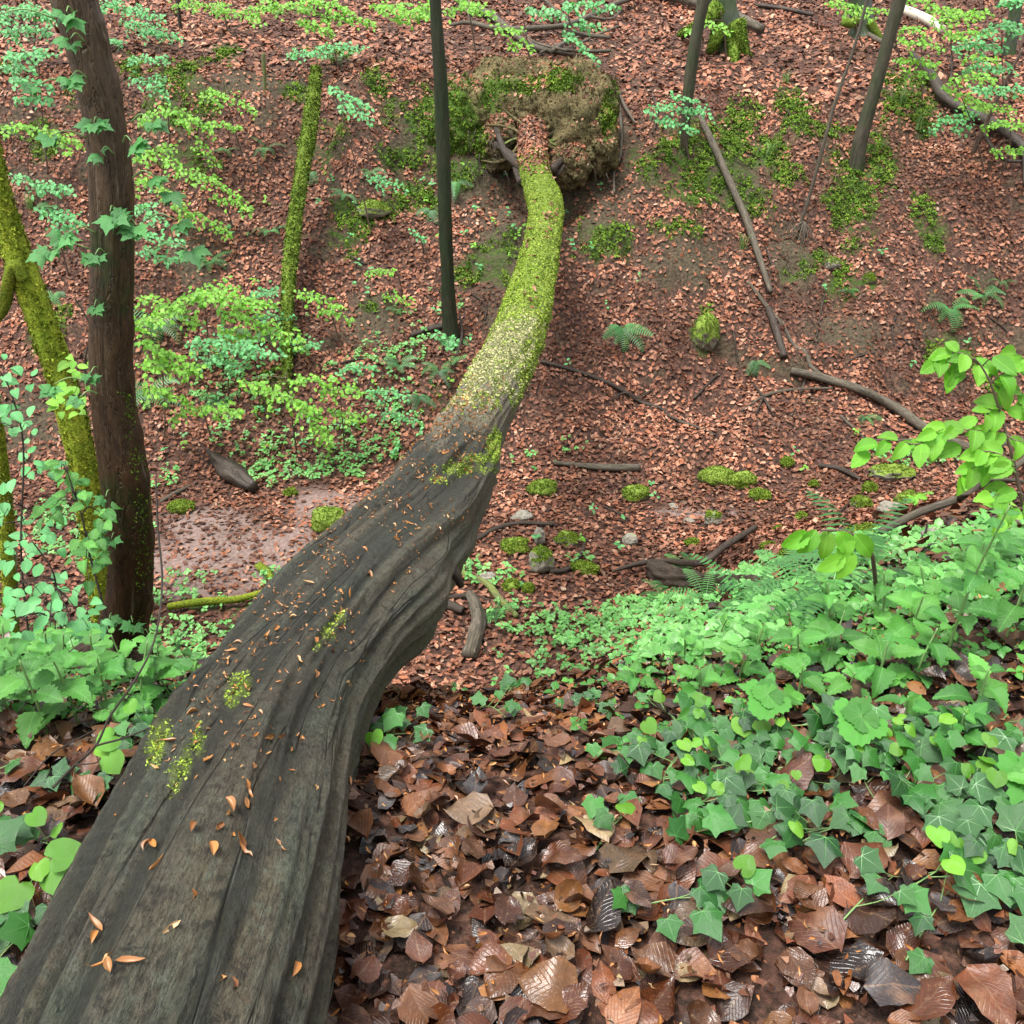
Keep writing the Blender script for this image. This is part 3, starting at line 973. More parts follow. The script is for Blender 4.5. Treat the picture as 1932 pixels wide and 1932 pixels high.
w1 = np.where(lpy_v < 830, mossv, 0) * smooth(.1, .5, mossv)
pts, nr, kk = sample_mesh(LV, LN, LQ, LA, w1, 33000)
tp = proj(pts)[1]
_o = 40 * fbm(pts[:, 0] * 5, pts[:, 1] * 5, s=3)
pal = smooth(575, 625, tp + _o) * smooth(850, 800, tp + _o) * (.12 + .75 * smooth(.45, .95, nr[:, 2] + .35 * fbm(pts[:, 0] * 6, pts[:, 1] * 4, s=4))) > R.random(len(pts))
tufts('moss', pts[~pal], nr[~pal], .0165, m_logmoss, fallen, tree_base).__setitem__('label', 'bright green moss')
tufts('moss', pts[pal], nr[pal], .0155, m_palemoss, fallen, tree_base).__setitem__('label', 'pale cream-green dried moss')
ws = small * (upness > 0)
pts, nr, kk = sample_mesh(LV, LN, LQ, LA * np.array(1.0), ws, 5000)
_nr = proj(pts)[2] < 2.8
tufts('moss', pts[~_nr], nr[~_nr], .0085, m_logmoss, fallen, tree_base).__setitem__('label', 'ragged green moss near the mossy half')
pts, nr = pts[_nr], nr[_nr]
tufts('moss', pts + nr * .002, nr, .0058, m_logmoss, fallen, tree_base).__setitem__('label', 'small green moss cushions in the grooves')

# stub and split knots on the bare part
for (y, x, d, rr, ln, lab) in [(1075, 850, 2.95, .022, .05, None)]:
    b = P(x, y, d)
    pth = curve([b, b + np.array([.05, 0, -.06]) * ln * 8, b + np.array([.08, .01, -.16]) * ln * 8], 8)
    part('branch_stub', tube_mesh('branch_stub', pth, np.linspace(rr, rr * .5, 8), 10, [m_dead_dark], origin=tree_base), fallen)

# ---- root plate: clay masses, roots


def lump(name, c, r, mat, seedv, amp=.16, nu=72, nv=44, origin=(0, 0, 0), mossf=None, rot=0.0, fr=1.6):
    u = np.linspace(0, 2 * math.pi, nu, endpoint=False); v = np.linspace(.02, math.pi - .02, nv)
    Um, Vm = np.meshgrid(u, v)
    d = np.stack([np.cos(Um) * np.sin(Vm), np.sin(Um) * np.sin(Vm), np.cos(Vm)], -1)
    k = 1 + amp * fbm(d[..., 0] * fr + seedv, d[..., 1] * fr, d[..., 2] * fr, s=seedv, o=5, g=.6)
    k += amp * .5 * (1 - 2 * np.abs(fbm(d[..., 0] * fr * 2.4, d[..., 1] * fr * 2.4 + seedv, d[..., 2] * fr * 2.4, s=seedv + 5, o=3)))
    p = d * k[..., None] * np.array(r)
    cr, sr = math.cos(rot), math.sin(rot)
    p = np.stack([p[..., 0] * cr - p[..., 1] * sr, p[..., 0] * sr + p[..., 1] * cr, p[..., 2]], -1) + np.array(c)
    Vv = p.reshape(-1, 3)
    i = np.arange(nv - 1)[:, None]; j = np.arange(nu)[None, :]
    Qq = np.stack([i * nu + j, (i + 1) * nu + j, (i + 1) * nu + (j + 1) % nu, i * nu + (j + 1) % nu], -1).reshape(-1, 4)
    ms = mossf(Vv) if mossf else np.zeros(len(Vv))
    loops = np.concatenate([Qq.ravel(), np.arange(nu)[::1], (nv - 1) * nu + np.arange(nu)[::-1]])
    tot = np.concatenate([np.full(len(Qq), 4, np.int32), [nu, nu]]).astype(np.int32)
    me = build_mesh(name, Vv - np.asarray(origin), loops, tot, None, None, [mat], extra={'moss': ms})
    Nn = mesh_normals(Vv, loops, tot)
    return me, Vv, Nn


def plate_moss(Vv):
    px, py, d = proj(Vv)
    nz = fbm(Vv[:, 0] * 4, Vv[:, 1] * 4, Vv[:, 2] * 4, s=88, o=4)
    return np.clip(blob_mask(px, py, [(855, 205, 40, 55), (960, 160, 50, 14), (1060, 150, 34, 18), (885, 265, 26, 40), (1145, 215, 12, 40), (840, 300, 30, 50), (800, 220, 50, 70), (920, 190, 20, 20)], nz, .4), 0, 1)


plate_all = []
for (px_, py_, d_, r_, sd_, am) in [(985, 228, 12.75, (1.0, .5, .7), 201, .34), (1085, 240, 12.3, (.52, .45, .66), 202, .38), (880, 240, 12.7, (.55, .45, .55), 203, .34),
                                    (1122, 268, 12.2, (.27, .34, .42), 204, .42), (1000, 180, 12.9, (.75, .5, .42), 205, .34), (1070, 315, 12.0, (.24, .3, .24), 206, .42), (945, 275, 12.4, (.28, .3, .3), 207, .4), (1030, 215, 12.25, (.4, .3, .4), 208, .4)]:
    c_ = P(px_, py_, d_)
    me, Vv, Nn = lump('root_plate_soil', c_, r_, m_clay, sd_, am, origin=tree_base, mossf=plate_moss, nu=64, nv=44, fr=2.6)
    part('root_plate_soil', me, fallen, label='clay soil held by the upturned roots')
    plate_all.append((Vv, Nn))
pm, pn = [], []
lt, ln_ = [], []
for Vv, (Nv, Qv, Av) in plate_all:
    w = plate_moss(Vv) * (Nv[:, 1] < .4)
    if w.sum() > 1:
        a, b, _ = sample_mesh(Vv, Nv, Qv, Av, w, 1500)
        pm.append(a); pn.append(b)
    w = smooth(.55, .85, Nv[:, 2])
    a, b, _ = sample_mesh(Vv, Nv, Qv, Av, w, 420)
    lt.append(a); ln_.append(b)
tufts('moss', np.concatenate(pm), np.concatenate(pn), .04, m_moss, fallen, tree_base)
lt = np.concatenate(lt); ln_ = np.concatenate(ln_)
# crumbs of soil on the plate: small angular lumps
crumb = T([(-.5, -.4, 0), (.5, -.5, .1), (.45, .5, 0), (-.4, .45, .1), (0, .05, .6)], [(0, 1, 4), (1, 2, 4), (2, 3, 4), (3, 0, 4)], [(0, 0)] * 5)
cp, cn = [], []
for Vv, (Nv, Qv, Av) in plate_all:
    a, b, _ = sample_mesh(Vv, Nv, Qv, Av, (Nv[:, 1] < .3) * (1 - plate_moss(Vv) * .8), 1300)
    cp.append(a); cn.append(b)
cp = np.concatenate(cp); cn = np.concatenate(cn)
Mx = frames(tilt(cn, .6), R.normal(0, 1, cp.shape)) * (R.uniform(.02, .05, len(cp)) * R.random(len(cp)) ** .4)[:, None, None]
cme = merged_mesh('soil_crumbs', [crumb], np.zeros(len(cp), int), Mx, cp, [m_clay], origin=tree_base)
part('soil_crumbs', cme, fallen, kind='stuff')
# leaves lying on the root plate and along the trunk's far end
w = smooth(335, 290, lpy_v) * smooth(0, .6, upness)
a, b, _ = sample_mesh(LV, LN, LQ, LA, w, 1000)
w = smooth(.6, .9, upness) * smooth(300, 420, lpy_v) * smooth(640, 420, lpy_v) * smooth(.1, .35, nzv)
a2, b2, _ = sample_mesh(LV, LN, LQ, LA, w + 1e-9, 60)
pp = np.concatenate([lt, a, a2]); nn_ = np.concatenate([ln_, b, b2])
M = frames(tilt(nn_, .3), R.normal(0, 1, pp.shape)) * R.uniform(.7, 1.1, len(pp))[:, None, None]
o = part('leaf_litter', merged_mesh('leaf_litter', far_t, R.integers(0, 6, len(pp)), M, pp + nn_ * .015, [m_leaf_far]), kind='stuff')
o['label'] = 'brown leaves caught on the root plate and far end of the fallen trunk'
# roots
for k, (a, b, c, r) in enumerate([((975, 300, 11.6), (940, 275, 12.0), (925, 262, 12.2), .05), ((990, 320, 11.3), (955, 290, 11.8), (935, 240, 12.1), .06),
                                  ((1040, 320, 11.3), (1062, 300, 11.8), (1085, 285, 12.0), .05), ((1050, 330, 11.5), (1080, 300, 11.9), (1120, 300, 12.0), .03),
                                  ((985, 345, 11.2), (975, 320, 11.5), (970, 300, 11.9), .06)]):
    pth = curve([P(*a), P(*b), P(*c)], 12)
    part('root', tube_mesh('root', pth, np.linspace(r, r * .6, 12), 10, [m_dead_dark], origin=tree_base), fallen)
for k, a_ in enumerate(np.radians([10, 38, 62, 95, 128, 155, 180, 212, 335, 350, 75, 25])):
    l_ = (75 + 45 * R.random()) * (1.2 if abs(math.cos(a_)) > .8 else .85)
    dd0 = 11.95
    pl_ = [P(1005 + math.cos(a_) * l_ * t_, 262 - math.sin(a_) * l_ * t_ * .8 + R.normal(0, 5), dd0 + .18 * t_ * t_ + R.normal(0, .03)) for t_ in (.15, .4, .7, 1.0)]
    pth = curve(pl_, 18)
    part('root', tube_mesh('root', pth, np.linspace(.038, .008, 18) * R.uniform(.6, 1.1), 8, [m_clay if k % 3 else m_dead_moss], bark_disp(70 + k, .12), tree_base), fallen)
for k in range(60):
    x, y = R.uniform(880, 1150), R.uniform(240, 330)
    a = P(x, y, 11.95 + R.uniform(-.1, .15)); l = R.uniform(.1, .4)
    pth = curve([a, a + np.array([R.normal(0, .05), -.06, -l * .5]), a + np.array([R.normal(0, .08), -.03, -l])], 6)
    part('rootlet', tube_mesh('rootlet', pth, np.linspace(.007, .003, 6), 5, [m_dead_dark], origin=tree_base), fallen)
# dark bracket fungi on the left flank of the trunk
fung = NT('dark_fungus').fin((.035, .035, .04), .4)
for (x, y, d, s) in [(985, 500, 9.0, .055), (986, 522, 8.75, .07), (982, 545, 8.4, .06), (1035, 488, 8.95, .04)]:
    me, _, _ = lump('bracket_fungus', (0, 0, 0), (s, s, s * .3), fung, 300 + int(x + y), .25, 20, 10)
    part('bracket_fungus', me, fallen, loc=P(x, y, d) - tree_base)

# ------------------------------------------------------------------ bud scales on the trunk
bud_t = [strip_leaf(.024, .0065, 5, 4, lance, .55, .8, seed=1), strip_leaf(.017, .008, 5, 4, ovate, .6, -.6, seed=2), strip_leaf(.028, .005, 5, 4, lance, .4, 1.5, wave=1, seed=3)]
bud_me = [t_mesh('bud_scale', t, [m_bud]) for t in bud_t]
facing = ((CAM - LV) * LN).sum(1) > 0
fi = np.nonzero(facing & (LN[:, 2] > .2))[0]
FX, FY = lpx_v[fi], lpy_v[fi]


def on_log(x, y):
    k = fi[np.argmin((FX - x) ** 2 + (FY - y) ** 2)]
    return LV[k], LN[k]


BUDS = [(195, 1765), (178, 1750), (215, 1795), (225, 1812), (210, 1835), (435, 1845), (420, 1848), (560, 1822), (335, 1740), (285, 1590), (278, 1610), (360, 1672), (288, 1645),
        (420, 1540), (415, 1555), (348, 1512), (425, 1505), (458, 1470), (460, 1505), (375, 1555), (515, 1590), (458, 1608), (405, 1610), (470, 1625), (385, 1445), (440, 1418),
        (380, 1400), (500, 1395), (530, 1395), (305, 1455), (335, 1400), (375, 1345), (385, 1330), (460, 1330), (470, 1310), (440, 1240), (448, 1228), (455, 1215), (475, 1240),
        (500, 1190), (520, 1180), (495, 1205), (565, 1260), (590, 1270), (560, 1240), (625, 1225), (600, 1215), (640, 1110), (695, 1075), (700, 1085), (735, 1105), (660, 1130),
        (560, 1165), (540, 1150), (590, 1105), (680, 1035), (740, 1000), (760, 985), (775, 965), (790, 980), (745, 960), (770, 940), (800, 920), (655, 1465), (650, 1290), (610, 1330), (570, 1390)]
for k, (x, y) in enumerate(BUDS):
    p, nr = on_log(x, y)
    o = part('bud_scale', bud_me[k % 3], None, frames(tilt(nr[None], .2), R.normal(0, 1, (1, 3)))[0] * R.uniform(1.0, 1.6), p + nr * .004)
    wz = 'near end of the bare trunk' if y > 1480 else ('bare trunk between the small moss patches' if y > 1180 else 'bare trunk just before the mossy half')
    tag(o, 'tiny orange-brown bud scale lying on the ' + wz, 'bud scale', 'bud scales on the ' + wz)
w = smooth(.2, .8, upness) * smooth(.0, .3, fbm(LV[:, 0] * 9, LV[:, 1] * 9, LV[:, 2] * 9, s=93, o=2) + .15) * smooth(780, 860, lpy_v) * smooth(1600, 1200, lpy_v) + smooth(.6, .9, upness) * np.exp(-((lpy_v - 780) / 60) ** 2) * .6
pts, nr, _ = sample_mesh(LV, LN, LQ, LA, w, 1300)
M = frames(tilt(nr, .25), R.normal(0, 1, pts.shape)) * (R.uniform(.5, 1.1, len(pts)) * np.clip(proj(pts)[2] / 3.2, .75, 1.5))[:, None, None]
o = part('bud_scales', merged_mesh('bud_scales', bud_t, R.integers(0, 3, len(pts)), M, pts + nr * .003, [m_bud]), kind='stuff')
o['label'] = 'orange-brown bud scales littering the top of the trunk'
# and among the near litter
V = scatter_ground(1500, -1.5, 2.0, .6, 2.2)
M = frames(tilt(HN(V[:, 0], V[:, 1]), .6), R.normal(0, 1, V.shape)) * R.uniform(.5, 1.0, len(V))[:, None, None]
o = part('bud_scales', merged_mesh('bud_scales', bud_t, R.integers(0, 3, len(V)), M, V + [0, 0, .05], [m_bud]), kind='stuff')
o['label'] = 'orange-brown bud scales among the wet leaves in the foreground'

# ------------------------------------------------------------------ moss on the bank
V = scatter_ground(190000, -9, 9, 9, 15.5)
_, _, mk = masks(V)
nz = fbm(V[:, 0] * 5, V[:, 1] * 5, s=97, o=3)
keep = R.random(len(V)) < np.clip(mk * smooth(-.25, .2, nz + (mk - .5) * .5), 0, 1)
V = V[keep]
N = HN(V[:, 0], V[:, 1])
lumpz = .05 * np.clip(fbm(V[:, 0] * 6, V[:, 1] * 6, s=98, o=2) + .3, 0, 1)
o = tufts('moss', V + N * lumpz[:, None], N, .045, m_moss, None, None)
o['label'] = 'deep green moss cushions on the bare ledges of the far bank'



# ------------------------------------------------------------------ standing trees
def PYc(px, py, Y):
    q = FW + RT * (px - 966) / F + UP * (966 - py) / F
    return CAM + q * (Y / q[1])


def trunk_path(pts, Y, dY=0.0, n=60):
    rows = []
    for k, (x, y, hw) in enumerate(pts):
        yy = Y + dY * k / max(1, len(pts) - 1)
        p = PYc(x, y, yy); d = (p - CAM) @ FW
        rows.append((*p, hw * d / F))
    return curve(rows, n)


def tree(name, pts, mat, label, cat, base=None, Y=None, dY=0.0, seg=24, n=60, sd_=1, a=.1, knots=(), group=None, flare=0.0):
    if Y is None:
        Y = G(*base)[1]
    rows = trunk_path(pts, Y, dY, n)
    b = rows[0, :3].copy()
    gz = H(b[0], b[1])
    rows = np.vstack([[*(b + [0, 0, gz - b[2] - .15]), rows[0, 3] * (1.25 + flare)], rows]) if b[2] > gz - .1 else rows
    if flare: rows[:, 3] *= 1 + flare * np.exp(-np.arange(len(rows)) / 3.0)
    o = thing(name, label, cat, (b[0], b[1], gz), group)
    org = np.array([b[0], b[1], gz])
    part('trunk', tube_mesh('trunk', rows[:, :3], rows[:, 3], seg, [mat], bark_disp(sd_, a, knots), org), o)
    return o, org, rows


# big leaning tree on the left
kn = [(.75, -.2, .012), (1.0, .2, .014), (1.2, .0, .016), (1.42, .1, .012), (1.62, .1, .012), (2.1, .2, .010), (2.4, -.3, .012), (2.55, .2, .016), (.5, .5, .02), (.42, -.6, .02)]
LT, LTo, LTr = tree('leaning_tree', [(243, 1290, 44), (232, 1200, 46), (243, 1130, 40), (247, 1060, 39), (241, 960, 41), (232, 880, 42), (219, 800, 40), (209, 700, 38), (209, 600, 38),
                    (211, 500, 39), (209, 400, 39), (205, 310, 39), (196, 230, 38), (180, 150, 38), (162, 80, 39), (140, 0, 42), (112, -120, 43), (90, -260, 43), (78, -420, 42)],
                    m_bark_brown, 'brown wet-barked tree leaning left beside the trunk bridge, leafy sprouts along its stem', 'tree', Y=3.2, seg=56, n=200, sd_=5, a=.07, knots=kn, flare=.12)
for k, (dx, dy, r0) in enumerate([(-.25, -.05, .05), (.22, -.12, .05), (.05, -.25, .045), (-.12, -.22, .04)]):
    b = LTo + np.array([0, 0, .12]); e = LTo + np.array([dx, dy, 0]); e[2] = H(e[0], e[1]) - .03
    pth = curve([b, (b + e) / 2 + [0, 0, .03], e], 10)
    part('root', tube_mesh('root', pth, np.linspace(r0, r0 * .4, 10), 12, [m_bark_brown], bark_disp(40 + k, .1), LTo), LT)

YA = G(196, 1185)[1]
TA, TAo, TAr = tree('mossy_tree', [(203, 1215, 21), (196, 1150, 21), (186, 1070, 22), (176, 1000, 22), (157, 880, 24), (130, 760, 24), (97, 660, 24), (62, 560, 24), (32, 480, 24), (10, 400, 20), (-8, 320, 17), (-30, 200, 15), (-60, 0, 14)],
                    m_yelmoss, 'slender leaning tree thickly coated in yellow-green moss at the left edge', 'tree', Y=YA, seg=40, n=160, sd_=8, a=.25)
pth = trunk_path([(45, 530, 10), (26, 500, 10), (14, 540, 11), (8, 580, 9), (-12, 612, 8)], YA - .1, 0, 24)
part('branch', tube_mesh('branch', pth[:, :3], pth[:, 3], 14, [m_yelmoss], bark_disp(9, .2), TAo), TA, label='crooked mossy side branch')
TB, TBo, TBr = tree('mossy_tree', [(26, 1240, 12), (22, 1180, 12), (18, 1100, 13), (14, 1000, 12), (5, 900, 11), (-6, 800, 9), (-20, 650, 8)],
                    m_yelmoss, 'thin moss-covered stem half cut by the left edge, below the bigger mossy tree', 'tree', Y=G(24, 1210)[1], seg=24, n=80, sd_=18, a=.2)
TC, TCo, TCr = tree('dead_tree', [(852, 645, 16), (846, 560, 13), (840, 420, 13), (835, 250, 13), (829, 120, 13), (821, 0, 11), (816, -120, 10), (812, -260, 9)],
                    m_bark_green, 'straight dark green-stained pole of a tree standing left of the root plate', 'tree', Y=G(852, 640)[1], seg=28, n=120, sd_=28, a=.1, flare=.2)
TD, TDo, TDr = tree('young_tree', [(1292, 288, 6), (1291, 262, 8), (1296, 200, 10), (1304, 130, 11), (1317, 50, 11), (1329, -10, 12), (1345, -120, 12)],
                    m_bark_grey, 'slim brown trunk right of the root plate with a leafy twig at its foot', 'tree', Y=G(1292, 288)[1], seg=20, n=80, sd_=38, a=.08)
TE, TEo, TEr = tree('young_tree', [(1615, 315, 15), (1622, 270, 14), (1634, 225, 13), (1656, 150, 12), (1680, 60, 12), (1700, -10, 13), (1735, -140, 13)],
                    m_bark_grey, 'smooth olive-grey trunk leaning right above a mossy ledge on the right', 'tree', Y=G(1617, 318)[1], seg=24, n=80, sd_=48, a=.07)
TF, TFo, TFr = tree('beech_tree', [(1376, 98, 36), (1372, 70, 31), (1367, 40, 28), (1362, 10, 26), (1356, -50, 24), (1345, -220, 23)],
                    m_bark_beech, 'stout grey beech with mossy splayed roots at the top of the picture', 'tree', Y=G(1376, 92)[1], seg=40, n=70, sd_=58, a=.12)
for (pp, hw) in [([(1376, 50), (1384, 85), (1386, 126)], 13), ([(1384, 45), (1402, 80), (1418, 106)], 12), ([(1360, 50), (1348, 75), (1338, 98)], 11), ([(1355, 15), (1320, 38), (1276, 58)], 11), ([(1392, 40), (1400, 70), (1402, 100)], 10)]:
    rows = []
    for q, (x, y) in enumerate(pp):
        g = G(x, y); 
        if q < 2: g = PYc(x, y, TFo[1] - .25 - .1 * q)
        rows.append((*(g - [0, 0, .05 * q]), hw * ((g - CAM) @ FW) / F * (1.35 - .5 * q)))
    rows = curve(rows, 14)
    part('root', tube_mesh('root', rows[:, :3], rows[:, 3], 16, [m_stemmoss], bark_disp(60 + pp[0][0] % 7, .3), TFo), TF, label='mossy splayed root')
    V_, l_, t_, u_ = tube_arrays(rows[:, :3], rows[:, 3], 12, None, cap=False); Nn_, Q_, A_ = mesh_normals(V_, l_, t_)
    a_, b_, _ = sample_mesh(V_, Nn_, Q_, A_, np.ones(len(V_)), 500)
    tufts('moss', a_, b_, .04, m_moss, TF, TFo)
TG, TGo, TGr = tree('beech_tree', [(1628, 66, 26), (1626, 40, 22), (1622, 0, 20), (1618, -100, 19)], m_bark_beech,
                    'second beech trunk at the top edge, left of the leaning olive trunk', 'tree', Y=G(1628, 64)[1], seg=30, n=50, sd_=68, a=.12, flare=.2)
for (pp, hw) in [([(1618, 35), (1606, 45), (1590, 40)], 8), ([(1640, 40), (1652, 62), (1660, 78)], 8)]:
    rows = curve([(*PYc(x, y, TGo[1] - .2), hw * 16 / F) for x, y in pp], 10)
    part('root', tube_mesh('root', rows[:, :3], rows[:, 3], 12, [m_stemmoss], bark_disp(7, .3), TGo), TG, label='mossy splayed root')
tree('beech_tree', [(1903, 108, 12), (1908, 70, 11), (1916, 20, 11), (1925, -60, 11)], m_bark_beech, 'grey trunk at the top right corner behind pale green foliage', 'tree', Y=G(1903, 104)[1], seg=20, n=40, sd_=78, a=.08)
tree('young_tree', [(342, 62, 3), (339, 40, 3.5), (336, 10, 4), (333, -60, 4)], m_dead_dark, 'thin dark sapling stem at the top left, right of the leaning tree', 'sapling', Y=G(342, 60)[1], seg=8, n=20, sd_=88, a=.03)
o, og, rw = tree('young_tree', [(1511, 420, 3.5), (1530, 360, 3.5), (1556, 265, 3.5), (1580, 180, 3.5), (1605, 110, 3), (1628, 30, 3), (1650, -60, 3)], m_dead, 'whip-thin leaning stem with bare washed-out roots dangling at its foot', 'sapling',
                 Y=G(1511, 424)[1] - .1, seg=8, n=40, sd_=98, a=.02)
for k in range(11):
    a = G(1511, 424) + [0, -.12, .06]
    e = [R.normal(-.02, .16), -.2, -R.uniform(.15, .55)]
    pth = curve([a, a + np.array(e) * [.6, .6, .3], a + np.array(e)], 8)
    part('root', tube_mesh('root', pth, np.linspace(.012, .004, 8), 5, [m_dead], origin=og), o)
TS, TSo, TSr = tree('mossy_tree', [(541, 695, 7), (541, 640, 9), (543, 560, 10), (550, 470, 12), (560, 390, 11), (576, 290, 12), (588, 210, 12), (597, 128, 8)], m_stemmoss,
     'narrow moss-sleeved dead stem leaning up the far bank on the left', 'tree', Y=G(541, 695)[1] - .25, dY=3.1, seg=26, n=160, sd_=108, a=.22)
tree('mossy_tree', [(500, 175, 2.5), (499, 140, 3), (497, 112, 4), (497, 100, 3)], m_dead_moss, 'short broken stick standing upright above the narrow mossy stem', 'stump', Y=G(500, 176)[1], seg=8, n=16, sd_=118, a=.03)

for (x0, y0, dpx) in [(541, 480, 0)]:
    pass
# moss tufts on the mossy stems
for (o_, og_, rw_, sz_, cnt, mt) in [(TA, TAo, TAr, .026, 5500, m_yelmoss), (TB, TBo, TBr, .02, 2000, m_yelmoss), (TS, TSo, TSr, .038, 4000, m_stemmoss)]:
    V_, l_, t_, u_ = tube_arrays(rw_[:, :3], rw_[:, 3], 20, None, cap=False)
    Nn_, Q_, A_ = mesh_normals(V_, l_, t_)
    a_, b_, _ = sample_mesh(V_, Nn_, Q_, A_, np.ones(len(V_)), cnt)
    tufts('moss', a_, b_, sz_, mt, o_, og_)
# moss skirts on the leaning tree's shaded right side
V_, l_, t_, u_ = tube_arrays(LTr[:, :3], LTr[:, 3], 40, None, cap=False)
Nn_, Q_, A_ = mesh_normals(V_, l_, t_)
w_ = (Nn_[:, 0] > .5) * (V_[:, 2] < LTo[2] + 1.3) * (fbm(V_[:, 0] * 6, V_[:, 1] * 6, V_[:, 2] * 3, s=7) > -.15) + 1e-9
a_, b_, _ = sample_mesh(V_, Nn_, Q_, A_, w_, 1800)
tufts('moss', a_, b_, .009, m_moss, LT, LTo)

# ------------------------------------------------------------------ sticks, branches and small logs lying about
def stick(name, pts, mat, label, cat='branch', lift=.02, seg=8, a=.06, group=None, twigs=()):
    rows = []
    for (x, y, hw) in pts:
        g = G(x, y); d = (g - CAM) @ FW
        r = max(hw * d / F, .004)
        rows.append((g[0], g[1], g[2] + r * .6 + lift, r))
    c = curve(rows, max(10, len(pts) * 8))
    gz = H(c[:, 0], c[:, 1])
    c[:, 2] = np.maximum(c[:, 2], gz + c[:, 3] * .2)
    org = c[0, :3].copy()
    me = tube_mesh(name, c[:, :3], c[:, 3], seg, [mat], bark_disp(int(abs(pts[0][0])) % 97, a), org)
    if not twigs:
        o = part(name, me, None, loc=org)
        return tag(o, label, cat, group)
    o = thing(name, label, cat, org, group)
    part('stem', me, o)
    for tw in twigs:
        rr = []
        for (x, y, hw) in tw:
            g = G(x, y); rr.append((g[0], g[1], g[2] + .03 + lift, max(hw * ((g - CAM) @ FW) / F, .004)))
        rr = curve(rr, 12)
        part('twig', tube_mesh('twig', rr[:, :3], rr[:, 3], 6, [mat], None, org), o)
    return o


stick('dead_branch', [(1320, 240, 5), (1345, 295, 7), (1375, 365, 7), (1405, 435, 7), (1430, 505, 6), (1452, 572, 5)], m_dead, 'long bare grey pole lying steeply down the right bank', lift=.1, seg=12)
stick('dead_branch', [(1448, 590, 6), (1462, 630, 7), (1478, 682, 7)], m_dead_dark, 'short dark stub of wood just below the long grey pole', seg=10)
stick('dead_branch', [(1410, 540, 2.5), (1445, 585, 4), (1490, 650, 4), (1530, 700, 4), (1562, 722, 4)], m_dead, 'thin pale branch reaching down to the long brown branch on the right bank')
stick('dead_branch', [(1490, 714, 7), (1550, 727, 8), (1620, 750, 8), (1690, 785, 9), (1750, 825, 9), (1830, 862, 9), (1940, 895, 9), (2050, 930, 9)], m_dead, 'thick long brown branch running down to the right edge behind the sapling', lift=.05, seg=12)
stick('dead_branch', [(1715, 118, 5), (1735, 140, 7), (1758, 170, 9), (1772, 200, 9), (1800, 220, 9), (1850, 245, 10), (1900, 275, 9), (1950, 320, 8)], m_dead_dark, 'dark crooked fallen limb at the upper right with bare twigs', lift=.1, seg=12,
      twigs=[[(1870, 252, 4), (1905, 280, 4), (1926, 310, 4), (1928, 370, 3)], [(1845, 262, 3), (1870, 305, 3), (1895, 325, 3), (1930, 328, 2)], [(1780, 205, 2), (1790, 170, 2), (1792, 110, 2)]])
stick('dead_branch', [(850, 66, 3), (885, 62, 4), (940, 74, 5), (1000, 74, 5), (1060, 68, 5), (1110, 50, 5), (1155, 28, 5), (1205, 10, 5)], m_dead, 'long curved grey branch bowed across the ground above the root plate', lift=.12,
      twigs=[[(890, 62, 3), (882, 40, 2), (878, 30, 2)], [(1080, 62, 3), (1040, 30, 3), (1015, 0, 3)], [(1110, 50, 3), (1150, 55, 2), (1170, 40, 2)]])
stick('dead_branch', [(855, 5, 5), (890, 22, 6), (930, 45, 7), (962, 70, 6), (1000, 98, 6), (1040, 108, 5), (1090, 118, 4)], m_dead, 'straight grey branch crossing under the curved one above the root plate', lift=.06, seg=10)
pile = [[(1005, 92, 3), (1045, 100, 4), (1085, 98, 3)], [(1020, 112, 3), (1050, 98, 3), (1100, 78, 3)], [(1040, 115, 4), (1060, 100, 4), (1075, 88, 3)], [(1060, 116, 3), (1100, 118, 3), (1150, 116, 3)], [(985, 80, 2), (1010, 105, 2), (1070, 122, 3)],
        [(1090, 112, 3), (1120, 96, 2), (1165, 76, 2)], [(1075, 92, 3), (1110, 100, 4), (1150, 102, 3)]]
for k, p_ in enumerate(pile):
    stick('dead_branch', p_, m_dead, 'grey stick in the small tangle piled just above the root plate', lift=.04 + .03 * k, group='sticks piled above the root plate')
stick('dead_branch', [(1100, 152, 3), (1135, 168, 3), (1162, 190, 4), (1180, 222, 3), (1198, 250, 2)], m_dead, 'thin pale root curving down the right shoulder of the root plate', lift=.1)
stick('dead_branch', [(1166, 212, 3), (1171, 260, 3), (1170, 310, 3), (1158, 345, 2), (1158, 385, 2)], m_dead, 'thin brown root hanging straight down right of the root plate', lift=.12)
stick('fallen_log', [(1190, -14, 7), (1240, 2, 9), (1290, 14, 10), (1335, 28, 9), (1390, 48, 9), (1436, 70, 7)], m_dead, 'grey log lying behind the stout beech at the top', 'log', lift=.08, seg=14)
stick('dead_branch', [(1425, 14, 3), (1480, 22, 4), (1535, 32, 3)], m_dead_dark, 'dark stick lying right of the stout beech at the top')
stick('dead_branch', [(1600, 38, 4), (1625, 62, 4), (1655, 82, 5), (1688, 94, 4)], m_dead, 'grey branch running from the second beech to the leaning olive trunk')
stick('fallen_log', [(1705, 28, 9), (1745, 45, 9), (1778, 66, 8)], NT('pale_bare_wood').fin((.5, .45, .36), .7), 'pale barkless log at the top right behind leaves', 'log', seg=12)
stick('dead_branch', [(1020, 688, 3), (1085, 706, 4), (1150, 732, 4), (1210, 765, 4), (1270, 795, 3), (1350, 826, 2)], m_dead_dark, 'thin dark branch trailing right from the mossy trunk down the bank', twigs=[[(1210, 765, 2), (1180, 750, 2), (1155, 760, 2)]])
stick('dead_branch', [(1045, 878, 4), (1090, 884, 5), (1140, 890, 7), (1208, 891, 7)], m_dead, 'straight brown stick on the leafy floor just right of the trunk', seg=10)
